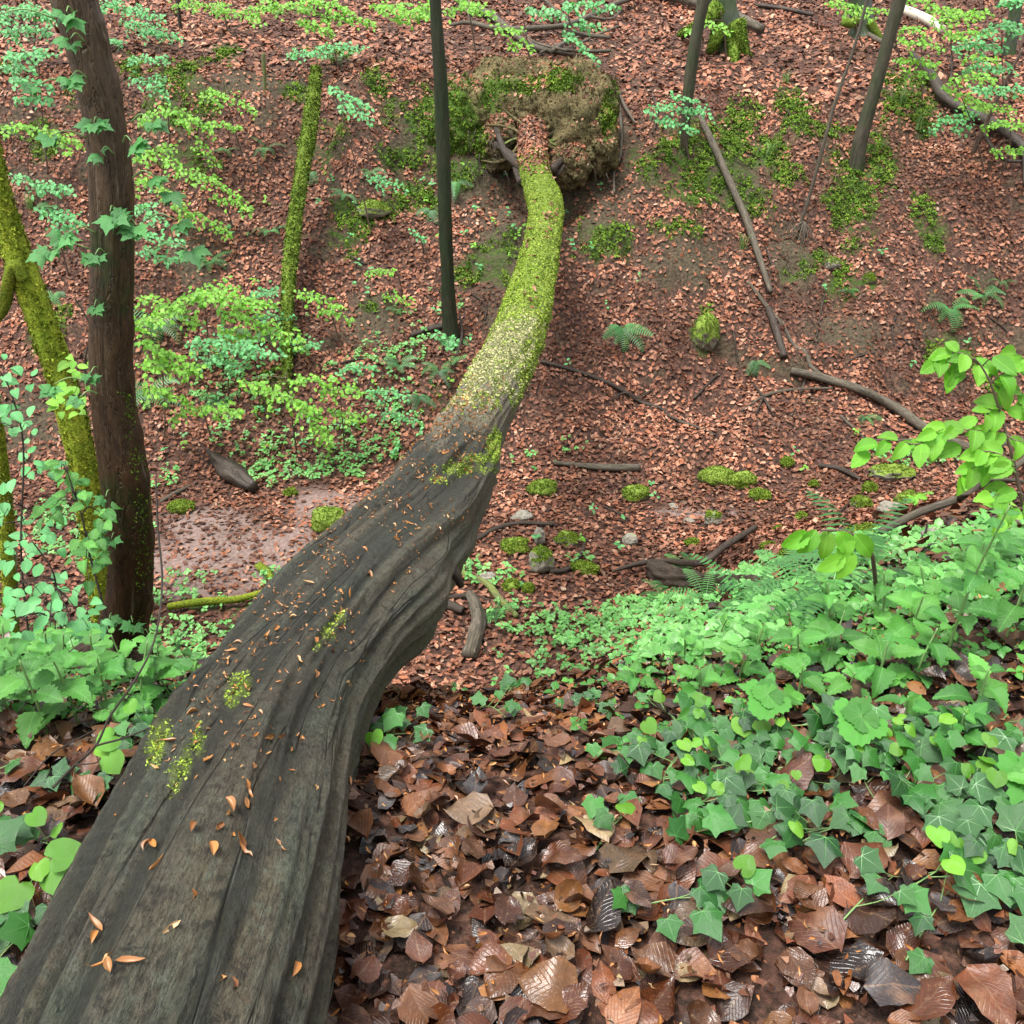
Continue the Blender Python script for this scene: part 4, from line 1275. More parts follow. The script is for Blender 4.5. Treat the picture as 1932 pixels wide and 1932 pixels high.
stick('dead_branch', [(892, 1028, 4), (935, 1005, 5), (985, 992, 4), (1046, 996, 3)], m_dead_dark, 'reddish bent stick poking from under the trunk on the ravine floor')
stick('dead_branch', [(1037, 1086, 4), (1070, 1080, 4), (1092, 1058, 4), (1106, 1024, 3)], m_dead_dark, 'forked dark stick between small stones on the floor')
stick('dead_branch', [(852, 1070, 5), (883, 1095, 7), (920, 1111, 7), (943, 1138, 7), (976, 1170, 5)], m_dead_moss, 'crooked moss-speckled branch on the floor right of the trunk', seg=12)
stick('fallen_log', [(887, 1130, 7), (899, 1160, 13), (902, 1195, 14), (886, 1248, 14)], m_dead, 'short grey lichen-spotted log lying upright in view beside the trunk', 'log', seg=20, a=.3)
stick('fallen_log', [(815, 1142, 10), (845, 1152, 10), (874, 1162, 8)], m_dead_dark, 'dark reddish piece of wood poking out beside the short grey log', 'log', seg=14)
stick('dead_branch', [(830, 1136, 4), (885, 1131, 5), (924, 1140, 2)], m_dead_dark, 'thin bark strip above the dark reddish piece of wood')
stick('dead_branch', [(1158, 1094, 3), (1200, 1083, 5), (1250, 1076, 5), (1320, 1080, 7), (1365, 1050, 7), (1424, 1012, 5)], m_dead_dark, 'dark branch rising right from the rotting log on the floor', lift=.08, seg=10)
stick('fallen_log', [(1226, 1085, 12), (1250, 1100, 18), (1300, 1108, 17), (1350, 1112, 13), (1430, 1112, 10)], m_dead_dark, 'rotting dark log half buried in green plants on the floor', 'log', seg=24, a=.5)
stick('dead_branch', [(1468, 1102, 6), (1535, 1095, 7), (1600, 1080, 5)], m_dead_dark, 'brown stick among the ferns at the edge of the ground cover', lift=.1)
stick('dead_branch', [(1650, 1052, 7), (1720, 1016, 8), (1787, 990, 8), (1837, 958, 8), (1870, 935, 7), (1905, 908, 6), (1950, 870, 5)], m_dead, 'long bare branch slanting up to the right edge over the plants', lift=.12, seg=12,
      twigs=[[(1837, 957, 4), (1888, 962, 4), (1940, 980, 4)]])
stick('dead_branch', [(1543, 884, 3), (1585, 891, 5), (1622, 909, 3)], m_dead_dark, 'small dark stick above the mossy stones on the right')
stick('dead_branch', [(1640, 850, 1.5), (1690, 848, 2), (1740, 848, 2)], m_dead, 'thin whitish straight twig behind the sapling leaves on the right', lift=.1)
stick('dead_branch', [(1585, 790, 2), (1607, 812, 2), (1630, 832, 2)], m_dead, 'short pale twig under the thick long branch on the right')
stick('dead_branch', [(1400, 780, 2), (1440, 754, 2.5), (1491, 741, 2.5), (1570, 737, 2)], m_dead, 'thin arching twig crossing the end of the thick long branch')
stick('dead_branch', [(1420, 728, 2), (1440, 755, 3), (1460, 792, 2)], m_dead_dark, 'short dark twig left of the thick long branch', twigs=[[(1440, 755, 2), (1425, 790, 1.5)]])
stick('dead_branch', [(1524, 705, 1.5), (1510, 745, 2), (1492, 790, 1.5)], m_dead, 'fine pale twig hanging across the tip of the thick branch')
stick('dead_branch', [(1308, 757, 2), (1330, 735, 2), (1356, 712, 2)], m_dead_dark, 'faint dark twig on the bank right of the mossy trunk')
stick('dead_branch', [(1280, 800, 2), (1310, 808, 2), (1346, 826, 1.5)], m_dead, 'thin twig lying low on the bank above the long mossy stone')
stick('dead_branch', [(1560, 1000, 2), (1600, 955, 2), (1650, 930, 1.5)], m_dead_dark, 'fine dark twig beside the mossy stones at the right')
stick('fallen_log', [(401, 866, 11), (430, 895, 15), (455, 915, 16), (480, 932, 12)], m_dead_dark, 'short dark bark-covered log on the floor at the left, moss on its lower side', 'log', seg=20, a=.6)
stick('dead_branch', [(303, 952, 3), (330, 938, 4), (360, 922, 3)], m_dead, 'short pale stick left of the dark bark-covered log')
stick('fallen_log', [(320, 1160, 7), (390, 1150, 8), (450, 1146, 7), (500, 1132, 6)], m_yelmoss, 'long thin log wrapped in yellow moss low on the left', 'log', lift=.06, seg=14)
stick('fallen_log', [(487, 1075, 6), (500, 1088, 8), (516, 1102, 7)], m_yelmoss, 'little mossy lump of wood near the mud on the left', 'log', seg=10, a=.5)
stick('dead_branch', [(620, 705, 1.5), (645, 690, 2), (690, 680, 1.5)], m_dead_dark, 'dark twig in the shade left of the dark pole tree')
stick('dead_branch', [(775, 640, 4), (815, 628, 6), (848, 618, 6)], m_dead_dark, 'dark root running left from the foot of the dark pole tree')
stick('dead_branch', [(862, 690, 2), (872, 650, 3), (868, 612, 2)], m_dead_dark, 'thin upright twig at the foot of the dark pole tree', lift=.1)
for (a_, b_) in [((1190, 760), (1230, 742)), ((1600, 690), (1650, 670)), ((1700, 640), (1740, 668)), ((1380, 610), (1392, 690)), ((1445, 470), (1462, 520)), ((1556, 560), (1540, 640)), ((1690, 600), (1685, 660)), ((1250, 880), (1275, 850)), ((470, 620), (520, 650)),
                 ((650, 480), (700, 500)), ((890, 560), (915, 610)), ((1480, 190), (1500, 240)), ((1228, 180), (1236, 250)), ((300, 420), (340, 430)), ((1860, 600), (1900, 640)), ((1780, 740), (1830, 715)), ((1140, 960), (1190, 985)), ((1320, 1000), (1370, 985)), ((1100, 810), (1060, 850))]:
    wz = 'the left bank' if a_[0] < 930 else ('the ravine floor' if a_[1] > 850 else 'the right bank')
    m_ = ((a_[0] + b_[0]) / 2 + R.normal(0, 6), (a_[1] + b_[1]) / 2 + R.normal(0, 5))
    stick('twig', [(*a_, 1.4), (*m_, 1.8), (*b_, 1.2)], m_dead_dark, 'thin dark twig lying loose on ' + wz, 'twig', group='loose twigs on ' + wz, seg=5)

# fine trailing twig in front, on the left bank
tw = thing('twig', 'bare dark forked twig arching over the leaves on the near left bank', 'twig', P(107, 1478, 1.75))
tw0 = P(107, 1478, 1.75)
for pl in [[(100, 1486, 1.72, 3.5), (140, 1445, 1.78, 3.2), (181, 1407, 1.85, 3), (208, 1350, 1.95, 2.6), (255, 1283, 2.1, 2.4), (292, 1205, 2.2, 2.2), (306, 1100, 2.3, 2), (298, 1000, 2.35, 1.6), (294, 905, 2.4, 1.2)],
           [(181, 1407, 1.85, 2.4), (242, 1390, 1.85, 2.2), (302, 1363, 1.85, 2), (365, 1322, 1.86, 1.6)], [(45, 1483, 1.7, 2), (101, 1421, 1.78, 2), (181, 1377, 1.86, 1.6)], [(142, 1443, 1.78, 1.6), (178, 1440, 1.75, 1.4), (190, 1432, 1.75, 1)]]:
    rr = curve([(*P(x, y, d), w_ * d / F) for x, y, d, w_ in pl], 40)
    part('stem', tube_mesh('stem', rr[:, :3], rr[:, 3], 6, [m_dead_dark], bark_disp(3, .01), tw0), tw)

# ------------------------------------------------------------------ stones
stones = [(624, 982, 31, 25, 1., 'round cushion-like stone fully covered in bright moss, touching the trunk'), (343, 957, 22, 11, .95, 'low mossy stone left of the mud, near the leaning tree'), (548, 931, 11, 7, .8, 'small mossy stone above the round bright cushion stone'),
          (594, 1041, 10, 7, .8, 'tiny dark mossy stone below the round bright cushion stone'), (1352, 901, 30, 15, 1., 'left lump of the long bright mossy cushion on the floor'), (1400, 906, 27, 14, 1., 'right lump of the long bright mossy cushion on the floor'),
          (1432, 936, 18, 10, .85, 'mossy stone just below the long bright mossy cushion'), (1484, 873, 11, 9, .9, 'small dark mossy stone right of the long mossy cushion'), (1534, 915, 8, 7, .9, 'very small mossy stone left of the round mossy one'),
          (1639, 922, 13, 11, .95, 'small round mossy stone below the flat green slab'), (1678, 893, 38, 12, .55, 'flat pale slab with thin green moss at the right'), (1712, 950, 26, 18, .8, 'blocky stone with a mossy top at the right'),
          (1680, 962, 22, 13, .15, 'bare tan stone leaning on the blocky mossy one'), (1622, 952, 16, 12, .7, 'dark mossy stone left of the bare tan stone'), (1511, 975, 10, 7, .8, 'small mossy stone on the muddy strip'),
          (1345, 979, 15, 13, .35, 'brown upright stone standing on the muddy strip'), (1200, 932, 24, 13, .8, 'oval yellow-green mossy stone in the middle of the floor'), (1024, 922, 25, 14, 1., 'moss mound close to the right side of the trunk'),
          (970, 1031, 24, 13, .85, 'flat moss-topped stone right of the trunk bulge'), (1022, 1058, 23, 23, .5, 'squarish brown stone with moss at its foot'), (1018, 1016, 9, 16, .05, 'narrow grey stone standing above the squarish brown one'),
          (985, 975, 17, 8, .15, 'flat grey-green stone under the bent stick'), (1070, 1020, 20, 12, .5, 'half-buried mossy stone right of the narrow grey one'), (1188, 1022, 14, 12, .2, 'dark angular stone left of the muddy strip'),
          (1104, 1072, 25, 10, .9, 'low mossy hump right of the squarish brown stone'), (1450, 1032, 15, 7, .9, 'low moss cushion below the dark rising branch'), (1482, 1052, 14, 11, .95, 'moss cushion at the edge of the green plants'),
          (1468, 1000, 9, 6, .8, 'tiny moss cushion above the others by the muddy strip'), (1305, 1025, 12, 7, .9, 'tiny moss cushion beside the end of the dark rising branch'), (1632, 1008, 32, 14, .85, 'wide mossy stone behind the drooping pale leaves'), (1690, 1018, 14, 10, .9, 'mossy stone right of the wide mossy one'),
          (964, 1107, 14, 9, .8, 'small green hump beside the crooked mossy branch'), (920, 1090, 14, 9, .05, 'grey stone above the crooked mossy branch'), (996, 1112, 10, 8, .9, 'little moss tuft stone right of the crooked mossy branch'),
          (1330, 632, 20, 30, .85, 'tall mossy rock face set in the bank right of the mossy trunk'), (705, 398, 28, 13, .7, 'mossy ledge stone high on the left bank'), (1640, 528, 10, 8, .8, 'small mossy stone on the right bank'), (1570, 500, 12, 9, .4, 'half-mossy stone under the dangling roots'),
          (1300, 985, 10, 5, .0, 'flat bare stone left of the brown upright stone'), (1270, 955, 9, 5, .0, 'flat grey stone on the upper edge of the muddy strip'), (600, 1125, 14, 6, .0, 'flat pale stone at the left by the trunk'), (585, 1105, 16, 6, .0, 'flat whitish stone on the mud to the left of the trunk'),
          (1760, 1010, 22, 11, .2, 'grey stone half hidden by plants near the right edge'), (1490, 1078, 10, 7, .9, 'tiny moss cushion among the first ferns')]
for k, (x, y, rx, ry, ms, lab) in enumerate(stones):
    g = G(x, y + ry * .6); d = (g - CAM) @ FW
    r = np.array([rx, (rx + ry) / 2 * .9, ry * 1.1]) * .95 * d / F
    me, Vv, (Nv, Qv, Av) = lump('stone', (0, 0, 0), r, m_stone, 400 + k, (.5 if ms < .9 else .38), 40, 26, mossf=lambda v, a=ms: np.full(len(v), a), rot=R.random() * .6 - .3, fr=1.3)
    o = thing('stone', lab, 'stone', (g[0], g[1], g[2]))
    lift_ = r[2] * .6
    part('rock', me, o, loc=(0, 0, lift_))
    if ms > .3:
        n_ = int(500 + 9000 * rx * ry / 775 * ms)
        w_ = smooth(1.05 - ms * 1.3, 1.3 - ms * 1.3, Nv[:, 2]) * (fbm(Vv[:, 0] * 9, Vv[:, 1] * 9, Vv[:, 2] * 9, s=k) > -.15 - ms * .2) + 1e-9
        a_, b_, _ = sample_mesh(Vv, Nv, Qv, Av, w_, min(int(n_ * .6), 1000))
        tufts('moss', a_ + [0, 0, lift_], b_, .017, m_stonemoss, o, None)

# ------------------------------------------------------------------ ferns
def frond_t(bend, seed, n=17, tw_=0.):
    rg = np.random.default_rng(seed)
    V, Fc, UV = [], [], []
    ts = np.linspace(0, 1, n + 1)
    ang = .95 - bend * ts                                  # elevation angle along the frond
    y = np.concatenate([[0], np.cumsum(np.cos(ang[:-1]) / n)]); z = np.concatenate([[0], np.cumsum(np.sin(ang[:-1]) / n)])
    for i in range(n):
        k = len(V)
        w = .008 * (1 - ts[i] * .8)
        V += [(-w, y[i], z[i]), (w, y[i], z[i]), (w * .8, y[i + 1], z[i + 1]), (-w * .8, y[i + 1], z[i + 1])]; UV += [(.5, .5)] * 4
        Fc.append((k, k + 1, k + 2, k + 3))
        if ts[i] < .12: continue
        l = .17 * (math.sin(math.pi * min(1, (ts[i] - .05) ** .62))) ** .8 + .012
        pw = .62 / n
        for s in (-1, 1):
            k = len(V); j = rg.normal(0, .012)
            dz = -l * .25
            V += [(0, y[i], z[i]), (s * l * .5, y[i] + l * .12 - pw * .42, z[i] + dz * .3), (s * l, y[i] + l * .34 + j, z[i] + dz + j), (s * l * .5, y[i] + l * .12 + pw * .5, z[i] + dz * .3), (0, y[i] + pw * .7, z[i])]
            UV += [(.5, 0)] * 5
            Fc.append((k, k + 1, k + 2, k + 3, k + 4))
    return T(V, Fc, UV)


frond_me = [t_mesh('frond', frond_t(b, k), [m_fern]) for k, b in enumerate([1.5, 2.0, 2.5, 1.2, 2.9])]


def fern(x, y, L, n, a0, a1, label, group=None, steep=0.0, d=None):
    g = G(x, y) if d is None else P(x, y, d)
    o = thing('fern', label, 'fern', g, group)
    for k in range(n):
        a = math.radians(a0 + (a1 - a0) * (k + .5) / n + R.normal(0, 8))
        D = np.array([math.cos(a), math.sin(a), 0]); N = np.array([0, 0, 1.0])
        N = N + np.array([R.normal(0, .2), -steep + R.normal(0, .1), 0])
        M_ = frames(N[None], D[None])[0] * L * R.uniform(.75, 1.15)
        part('frond', frond_me[R.integers(0, 5)], o, M_, (0, 0, 0.02))
    return o


# angle 270 points to the camera, 0 right
ferns = [(1170, 620, .52, 5, 235, 320, 'dark green fern hanging down the bank right of the mossy trunk', .9), (1425, 690, .26, 4, 230, 300, 'tiny dark fern under the short dark stub on the right bank', .9),
         (1790, 590, .42, 8, 150, 400, 'pale-fronded fern on the right bank, left of a pair', .4), (1850, 562, .38, 7, 120, 400, 'pale-fronded fern on the right bank, right of a pair', .4), (655, 372, .3, 4, 160, 330, 'small fern with two arching fronds beside the narrow mossy stem', .4),
         (505, 285, .28, 5, 150, 380, 'pale fern with short arching fronds high on the left bank', .3), (425, 290, .26, 5, 150, 380, 'small fern left of another one high on the left bank', .3), (510, 440, .3, 5, 160, 380, 'light fern arching left of the narrow mossy stem', .3),
         (395, 500, .34, 8, 150, 390, 'bushy fern showing above the bright sapling leaves at the left', .3), (110, 560, .42, 6, 200, 330, 'dark tall-fronded fern between the mossy tree and the leaning tree', .9), (100, 395, .34, 6, 150, 330, 'fern behind the leaning tree at the left', .4),
         (755, 695, .32, 6, 130, 400, 'low wide fern below the dark pole tree', .4), (830, 705, .34, 6, 130, 400, 'feathery fern touching the left side of the trunk', .4), (790, 750, .28, 5, 200, 340, 'narrow drooping fern below the low wide one', .8),
         (860, 350, .36, 4, 230, 330, 'thin fern hanging right of the dark pole tree', .9), (815, 400, .36, 5, 200, 280, 'dark fern tucked left of the dark pole tree', .9), (700, 330, .26, 5, 160, 380, 'small fern between the narrow mossy stem and the pole', .4),
         (590, 330, .34, 4, 230, 300, 'drooping fern hanging beside the narrow mossy stem', .8), (10, 250, .5, 5, 200, 380, 'light green fern at the left edge', .3), (300, 620, .5, 8, 140, 400, 'dark fern in the shade right of the leaning tree', .4),
         (480, 640, .42, 6, 140, 400, 'fern under the bright sapling leaves, left of the narrow mossy stem', .4), (285, 745, .45, 7, 140, 400, 'dark fern hanging right of the leaning tree, lower down', .7), (420, 760, .36, 6, 140, 400, 'fern low on the left bank under leaves', .5),
         (935, 1180, .26, 6, 30, 200, 'bright small fern beside the short grey log', .0), (1290, 1075, .3, 7, 0, 360, 'pale small fern by the squarish stone', .0), (1250, 1130, .3, 8, 0, 360, 'pale fern left of the rotting log', .0), (1330, 1140, .34, 8, 0, 360, 'pale fern just below the rotting log', .0),
         (1410, 1150, .36, 8, 0, 360, 'pale feathery fern right of the rotting log', .0), (1500, 1120, .36, 8, 0, 360, 'feathery fern at the brown stick in the ground cover', .0), (1620, 1100, .4, 8, 0, 360, 'feathery fern below the long slanting branch', .0), (1560, 1160, .36, 8, 0, 360, 'feathery fern in the middle of the green plants', .0),
         (1600, 555, .2, 5, 160, 380, 'small bright fern on bare soil of the right bank', .3), (750, 590, .24, 4, 160, 380, 'tiny fern left of the foot of the dark pole tree', .3), (860, 650, .26, 6, 160, 380, 'fern at the foot of the dark pole tree', .4), (1630, 790, .22, 4, 200, 340, 'narrow dark fern under the thick long branch', .8),
         (640, 120, .34, 7, 0, 360, 'light fern near the top left of the dark pole tree', .0), (1885, 540, .2, 4, 160, 380, 'very small fern at the far right of the bank', .2)]
for f_ in ferns:
    fern(*f_[:7], steep=f_[7])

# ------------------------------------------------------------------ grass tufts
gb = strip_leaf(1.0, .035, 4, 1, lambda t: 1 - t * .9, 0, -1.6, seed=1)
for (x, y, lab, hgt) in [(1450, 300, 'tuft of pale grass among moss on the right bank', .35), (1700, 200, 'drooping grass tuft above the mossy ledge on the right', .45), (1730, 245, 'grass tuft right of the leaning olive trunk', .4), (1400, 470, 'straw-coloured grass tuft by the long grey pole', .3),
                         (60, 395, 'small grass tuft at the left behind the mossy tree', .3), (1480, 160, 'sparse grass by the right bank top', .3)]:
    g = G(x, y); nb = 34
    a = R.random(nb) * 6.28; el = R.uniform(.7, 1.4, nb)
    D = np.stack([np.cos(a) * np.cos(el), np.sin(a) * np.cos(el), np.sin(el)], -1)
    N = np.stack([-np.cos(a) * np.sin(el), -np.sin(a) * np.sin(el), np.cos(el)], -1)
    M_ = frames(N, D) * (hgt * R.uniform(.5, 1.1, nb))[:, None, None]
    o = thing('grass_tuft', lab, 'grass', g)
    part('blades', merged_mesh('blades', [gb], np.zeros(nb, int), M_, R.normal(0, .02, (nb, 3)) * [1, 1, 0], [m_grass]), o, kind='stuff')

# ------------------------------------------------------------------ leaf meshes for the living plants
def m_t(name, t, mats): return t_mesh(name, t, mats)


beech_t = [strip_leaf(1, .62, 5, 2, ovate, f, c, seed=500 + k) for k, (f, c) in enumerate([(.12, -.4), (.2, -.9), (.05, .2), (.25, -.5)])]
horn_t = [strip_leaf(1, .58, 12, 4, ovate, f, c, serr=.06, wave=.35, seed=520 + k) for k, (f, c) in enumerate([(.12, -.5), (.2, -1.0), (.08, -.2), (.22, -.7)])]
nett_t = [strip_leaf(1, .66, 14, 4, lambda t: (math.sin(math.pi * min(1, t ** .58 + .0))) ** .8 if 0 < t < 1 else 0, f, c, serr=.12, wave=.5, seed=540 + k, base=-.1) for k, (f, c) in enumerate([(.12, -.5), (.2, -.9), (.06, -.3), (.16, -.6)])]
IV = [(.04, -.04), (.2, -.17), (.42, -.10), (.43, .04), (.46, .16), (.62, .36), (.42, .44), (.27, .60), (0, .98)]
IV = IV + [(-x, y) for x, y in IV[-2::-1]]
IVY_ = [(.05, -.1), (.25, -.2), (.45, -.08), (.52, .1), (.52, .28), (.46, .45), (.34, .6), (.18, .72), (0, .85)]
IVY_ = IVY_ + [(-x, y) for x, y in IVY_[-2::-1]]
MP = [(.03, -.05), (.2, -.16), (.46, -.1), (.36, .04), (.44, .12), (.5, .2), (.78, .42), (.58, .42), (.48, .5), (.3, .48), (.3, .66), (.14, .78), (0, 1.08)]
MP = MP + [(-x, y) for x, y in MP[-2::-1]]
ivy_me = [t_mesh('leaf', fan_leaf(IV, c, k, (2, 5, 8, 11, 14)), [m_ivy, m_ivyvein]) for k, c in enumerate([.22, .1, .35])]
ivyy_me = [t_mesh('leaf', fan_leaf(IVY_, c, k, (), vein=.008), [m_ivy_young]) for k, c in enumerate([.3, .15, .5])]
mp_t = [fan_leaf(MP, c, k, ()) for k, c in enumerate([.25, .5, .1])]
maple_me = [t_mesh('leaf', t, [m_maple]) for t in mp_t]
beech_me = [t_mesh('leaf', t, [m_beech]) for t in beech_t]
mint_me = [t_mesh('leaf', t, [m_mint]) for t in beech_t]
horn_me = [t_mesh('leaf', t, [m_hornbeam]) for t in horn_t]
nett_me = [t_mesh('leaf', t, [m_nettle]) for t in nett_t]
gl = []
for a in np.linspace(-2.35, 2.35, 33):
    r = .62 + .3 * abs(math.cos(a * 1.5)) ** 1.2 + (.05 if int(round((a + 2.35) * 6.8)) % 2 else -.03)
    gl.append((r * math.sin(-a), r * math.cos(a) * .9 + .1))
m_geum = green_mat('lobed_leaf_green', (.045, .22, .018), (.075, .29, .03), .36, .35, vs=0)
geum_me = t_mesh('leaf', fan_leaf(gl, .12, 4, tuple(range(4, 33, 4)), vein=.006), [m_geum, NT('lobed_leaf_vein').fin((.09, .24, .05), .5)])


def place_leaf(me, parent, pos, D, N, size, name='leaf'):
    M_ = frames(np.asarray(N, float)[None], np.asarray(D, float)[None])[0] * size
    return part(name, me, parent, M_, pos)


# ------------------------------------------------------------------ leafy saplings: sprays placed where the twigs hang
def spray_points(A, B, droop, side, nl, ls):
    """leaves along a twig A->B with alternate side twigs; returns (pos, dir) lists and twig paths"""
    A = np.asarray(A, float); B = np.asarray(B, float)
    L = np.linalg.norm(B - A)
    ax = (B - A) / L
    hz = np.cross(ax, [0, 0, 1.0]); hz /= np.linalg.norm(hz) + 1e-9
    paths = [curve([A, (A + B) / 2 + [0, 0, droop * .5], B + [0, 0, -droop * .3]], 10)]
    nt = max(3, int(L / .05))
    pos, dr = [], []
    for k in range(nt):
        t = (k + .6) / nt
        p = paths[0][min(9, int(t * 9.99))]
        s = 1 if k % 2 else -1
        l2 = side * (1 - .55 * t) * R.uniform(.7, 1.2)
        d2 = ax * .6 + hz * s * 1.0 + np.array([0, 0, -.35 + R.normal(0, .4)]); d2 /= np.linalg.norm(d2)
        e = p + d2 * l2
        pt = curve([p, p + d2 * l2 * .5 + [0, 0, .02], e], 6)
        paths.append(pt)
        m = max(2, int(l2 / (ls * .34)))
        for q in range(m):
            u = (q + 1) / m
            pos.append(pt[min(5, int(u * 5))] + R.normal(0, .022, 3))
            s2 = 1 if q % 2 else -1
            h2 = np.cross(d2, [0, 0, 1.0])
            dr.append(d2 * .7 + h2 * s2 * .8 * (q < m - 1) + [0, 0, -.45])
    m = max(3, int(L / (ls * .6)))
    for q in range(m):
        pos.append(paths[0][min(9, int((q + 1) / m * 9.99))]); dr.append(ax * .7 + hz * (1 if q % 2 else -1) * .8 + [0, 0, -.4])
    pos = np.array(pos); dr = np.array(dr)
    if len(pos) > nl:
        i = R.choice(len(pos), nl, replace=False); pos, dr = pos[i], dr[i]
    return pos, dr, paths


def twigs_mesh(name, paths, r0, mat, org):
    Vs, Ls, Ts, Us = [], [], [], []; off = 0
    for k, p in enumerate(paths):
        V_, l_, t_, u_ = tube_arrays(p, np.linspace(r0 if k == 0 else r0 * .6, r0 * .35, len(p)), 4, None, cap=False)
        Vs.append(V_ - org); Ls.append(l_ + off); Ts.append(t_); Us.append(u_); off += len(V_)
    return build_mesh(name, np.concatenate(Vs), np.concatenate(Ls), np.concatenate(Ts), np.concatenate(Us), None, [mat])


def sapling(base, top, sprays, kind, label, ls=.055, indiv=True, group=None, dfix=None, hw=1.7, cat='sapling', stemmat=None):
    """base/top px; sprays: (ax,ay,bx,by,width_m,nleaves)"""
    g = G(*base) if dfix is None else P(base[0], base[1], dfix)
    d0 = (g - CAM) @ FW
    o = thing('leafy_sapling', label, cat, g, group)
    Y = g[1]
    tp = PYc(top[0], top[1], Y - .15)
    st = curve([g - [0, 0, .03], g * .5 + tp * .5 + R.normal(0, .03, 3), tp], 24)
    part('stem', tube_mesh('stem', st, np.linspace(hw * d0 / F, hw * d0 / F * .4, 24), 7, [stemmat or m_twig], None, g), o)
    ts_, mes = {'beech': (beech_t, beech_me), 'mint': (beech_t, mint_me), 'horn': (horn_t, horn_me), 'maple': (mp_t, maple_me)}[kind]
    mat = mes[0].materials[0]
    cnt = 0; AP, AD = [], []
    for (ax, ay, bx, by, wd, nl) in sprays:
        yo = Y - R.uniform(.1, .5)
        A = PYc(ax, ay, yo); B = PYc(bx, by, yo - R.uniform(.0, .25))
        k = np.argmin(((st - A) ** 2).sum(1) + (st[:, 2] > A[2] + .1) * .05)
        pos, dr, paths = spray_points(A, B, .05, wd * 1.35, int(nl * 2.9), ls)
        link = curve([st[k], (st[k] + A) / 2 + [0, 0, .04], A], 8)
        part('branch', twigs_mesh('branch', [link] + paths, .006, stemmat or m_twig, g), o)
        AP.append(pos); AD.append(dr)
    AP = np.concatenate(AP); AD = np.concatenate(AD)
    N = tilt(np.tile([0, -.8, .8], (len(AP), 1)), .3)
    M_ = frames(N, AD) * (ls * R.uniform(.7, 1.2, len(AP)))[:, None, None]
    ni = min(len(AP), 290) if indiv else 0
    for q in range(ni):
        part('leaf', mes[R.integers(0, len(mes))], o, M_[q], AP[q] - g)
    if ni < len(AP):
        part('foliage', merged_mesh('foliage', ts_, R.integers(0, len(ts_), len(AP) - ni), M_[ni:], AP[ni:], [mat], origin=g), o, kind='stuff')
    return o


# left bank, middle distance
sapling((395, 700), (380, 520), [(400, 560, 300, 590, .22, 60), (400, 560, 500, 575, .24, 70), (420, 590, 560, 640, .2, 60), (380, 610, 270, 560, .2, 50), (400, 640, 470, 640, .22, 60), (360, 560, 440, 545, .2, 40)], 'beech',
        'bushy beech sapling with bright yellow-green sprays right of the leaning tree', .06)
sapling((430, 760), (420, 640), [(350, 650, 470, 655, .2, 80), (380, 680, 450, 690, .2, 60), (440, 660, 520, 670, .15, 40)], 'mint', 'mint-green leafy patch of a sapling under the bushy beech sapling', .055)
sapling((310, 830), (290, 640), [(260, 640, 360, 690, .2, 60), (260, 690, 370, 700, .22, 50), (270, 730, 330, 750, .2, 30), (250, 620, 300, 600, .15, 30)], 'beech', 'beech sapling drooping right of the leaning tree, halfway up', .06)
sapling((400, 830), (370, 750), [(325, 790, 380, 770, .12, 24), (380, 770, 450, 775, .12, 24), (400, 790, 440, 780, .1, 12)], 'beech', 'single low spray of bright beech leaves above the leafy floor at the left', .06)
sapling((560, 850), (540, 700), [(450, 720, 520, 740, .18, 50), (500, 740, 590, 770, .18, 60), (560, 770, 620, 820, .16, 50), (540, 720, 620, 720, .16, 40)], 'beech', 'beech sapling spreading leaves left of the trunk on the lower bank', .055)
sapling((650, 850), (640, 730), [(600, 740, 680, 740, .16, 40), (620, 780, 680, 790, .16, 40), (590, 800, 620, 850, .12, 24)], 'beech', 'small beech sapling just left of the trunk low on the bank', .05)
sapling((640, 640), (610, 560), [(560, 555, 640, 575, .13, 26), (600, 590, 660, 600, .1, 16)], 'beech', 'sparse leafy twig crossing the lower part of the narrow mossy stem', .055)
sapling((440, 430), (400, 300), [(310, 300, 380, 350, .14, 44), (360, 320, 450, 370, .14, 50), (400, 370, 470, 400, .12, 34), (330, 390, 430, 440, .16, 50), (300, 350, 350, 400, .14, 34)], 'beech', 'beech sapling with hanging sprays halfway up the left bank', .055)
sapling((460, 300), (420, 150), [(390, 170, 480, 210, .12, 44), (320, 200, 400, 250, .14, 50), (330, 230, 440, 240, .14, 44), (370, 260, 400, 310, .12, 34), (420, 200, 380, 180, .1, 24)], 'beech', 'beech sapling with hanging sprays near the top of the left bank', .055)
sapling((320, 270), (300, 90), [(240, 120, 310, 110, .14, 40), (250, 150, 290, 170, .14, 30), (290, 140, 310, 180, .12, 30)], 'mint', 'pale sapling tucked right behind the leaning tree near its top', .055)
sapling((130, 520), (110, 350), [(60, 350, 130, 360, .16, 44), (70, 400, 150, 420, .16, 44), (90, 440, 130, 430, .12, 24), (20, 330, 70, 350, .12, 16)], 'mint', 'pale sapling left of the leaning tree, level with the mossy stem', .06)
sapling((90, 330), (70, 90), [(10, 110, 90, 100, .16, 44), (20, 150, 90, 160, .16, 44), (30, 190, 90, 190, .12, 30), (0, 130, 60, 130, .16, 30)], 'mint', 'pale mint sapling in the upper left corner left of the leaning tree', .065)
sapling((60, 380), (70, 235), [(0, 240, 80, 245, .14, 30), (80, 245, 150, 270, .12, 30), (100, 260, 130, 290, .1, 14)], 'beech', 'low drooping spray of round leaves at the left edge, under the pale mint sapling', .065)
sapling((230, 660), (250, 430), [(255, 440, 330, 460, .14, 34), (260, 480, 320, 490, .14, 24), (250, 390, 310, 420, .14, 34)], 'mint', 'thin pale sapling just right of the leaning tree, level with its big knot', .055)
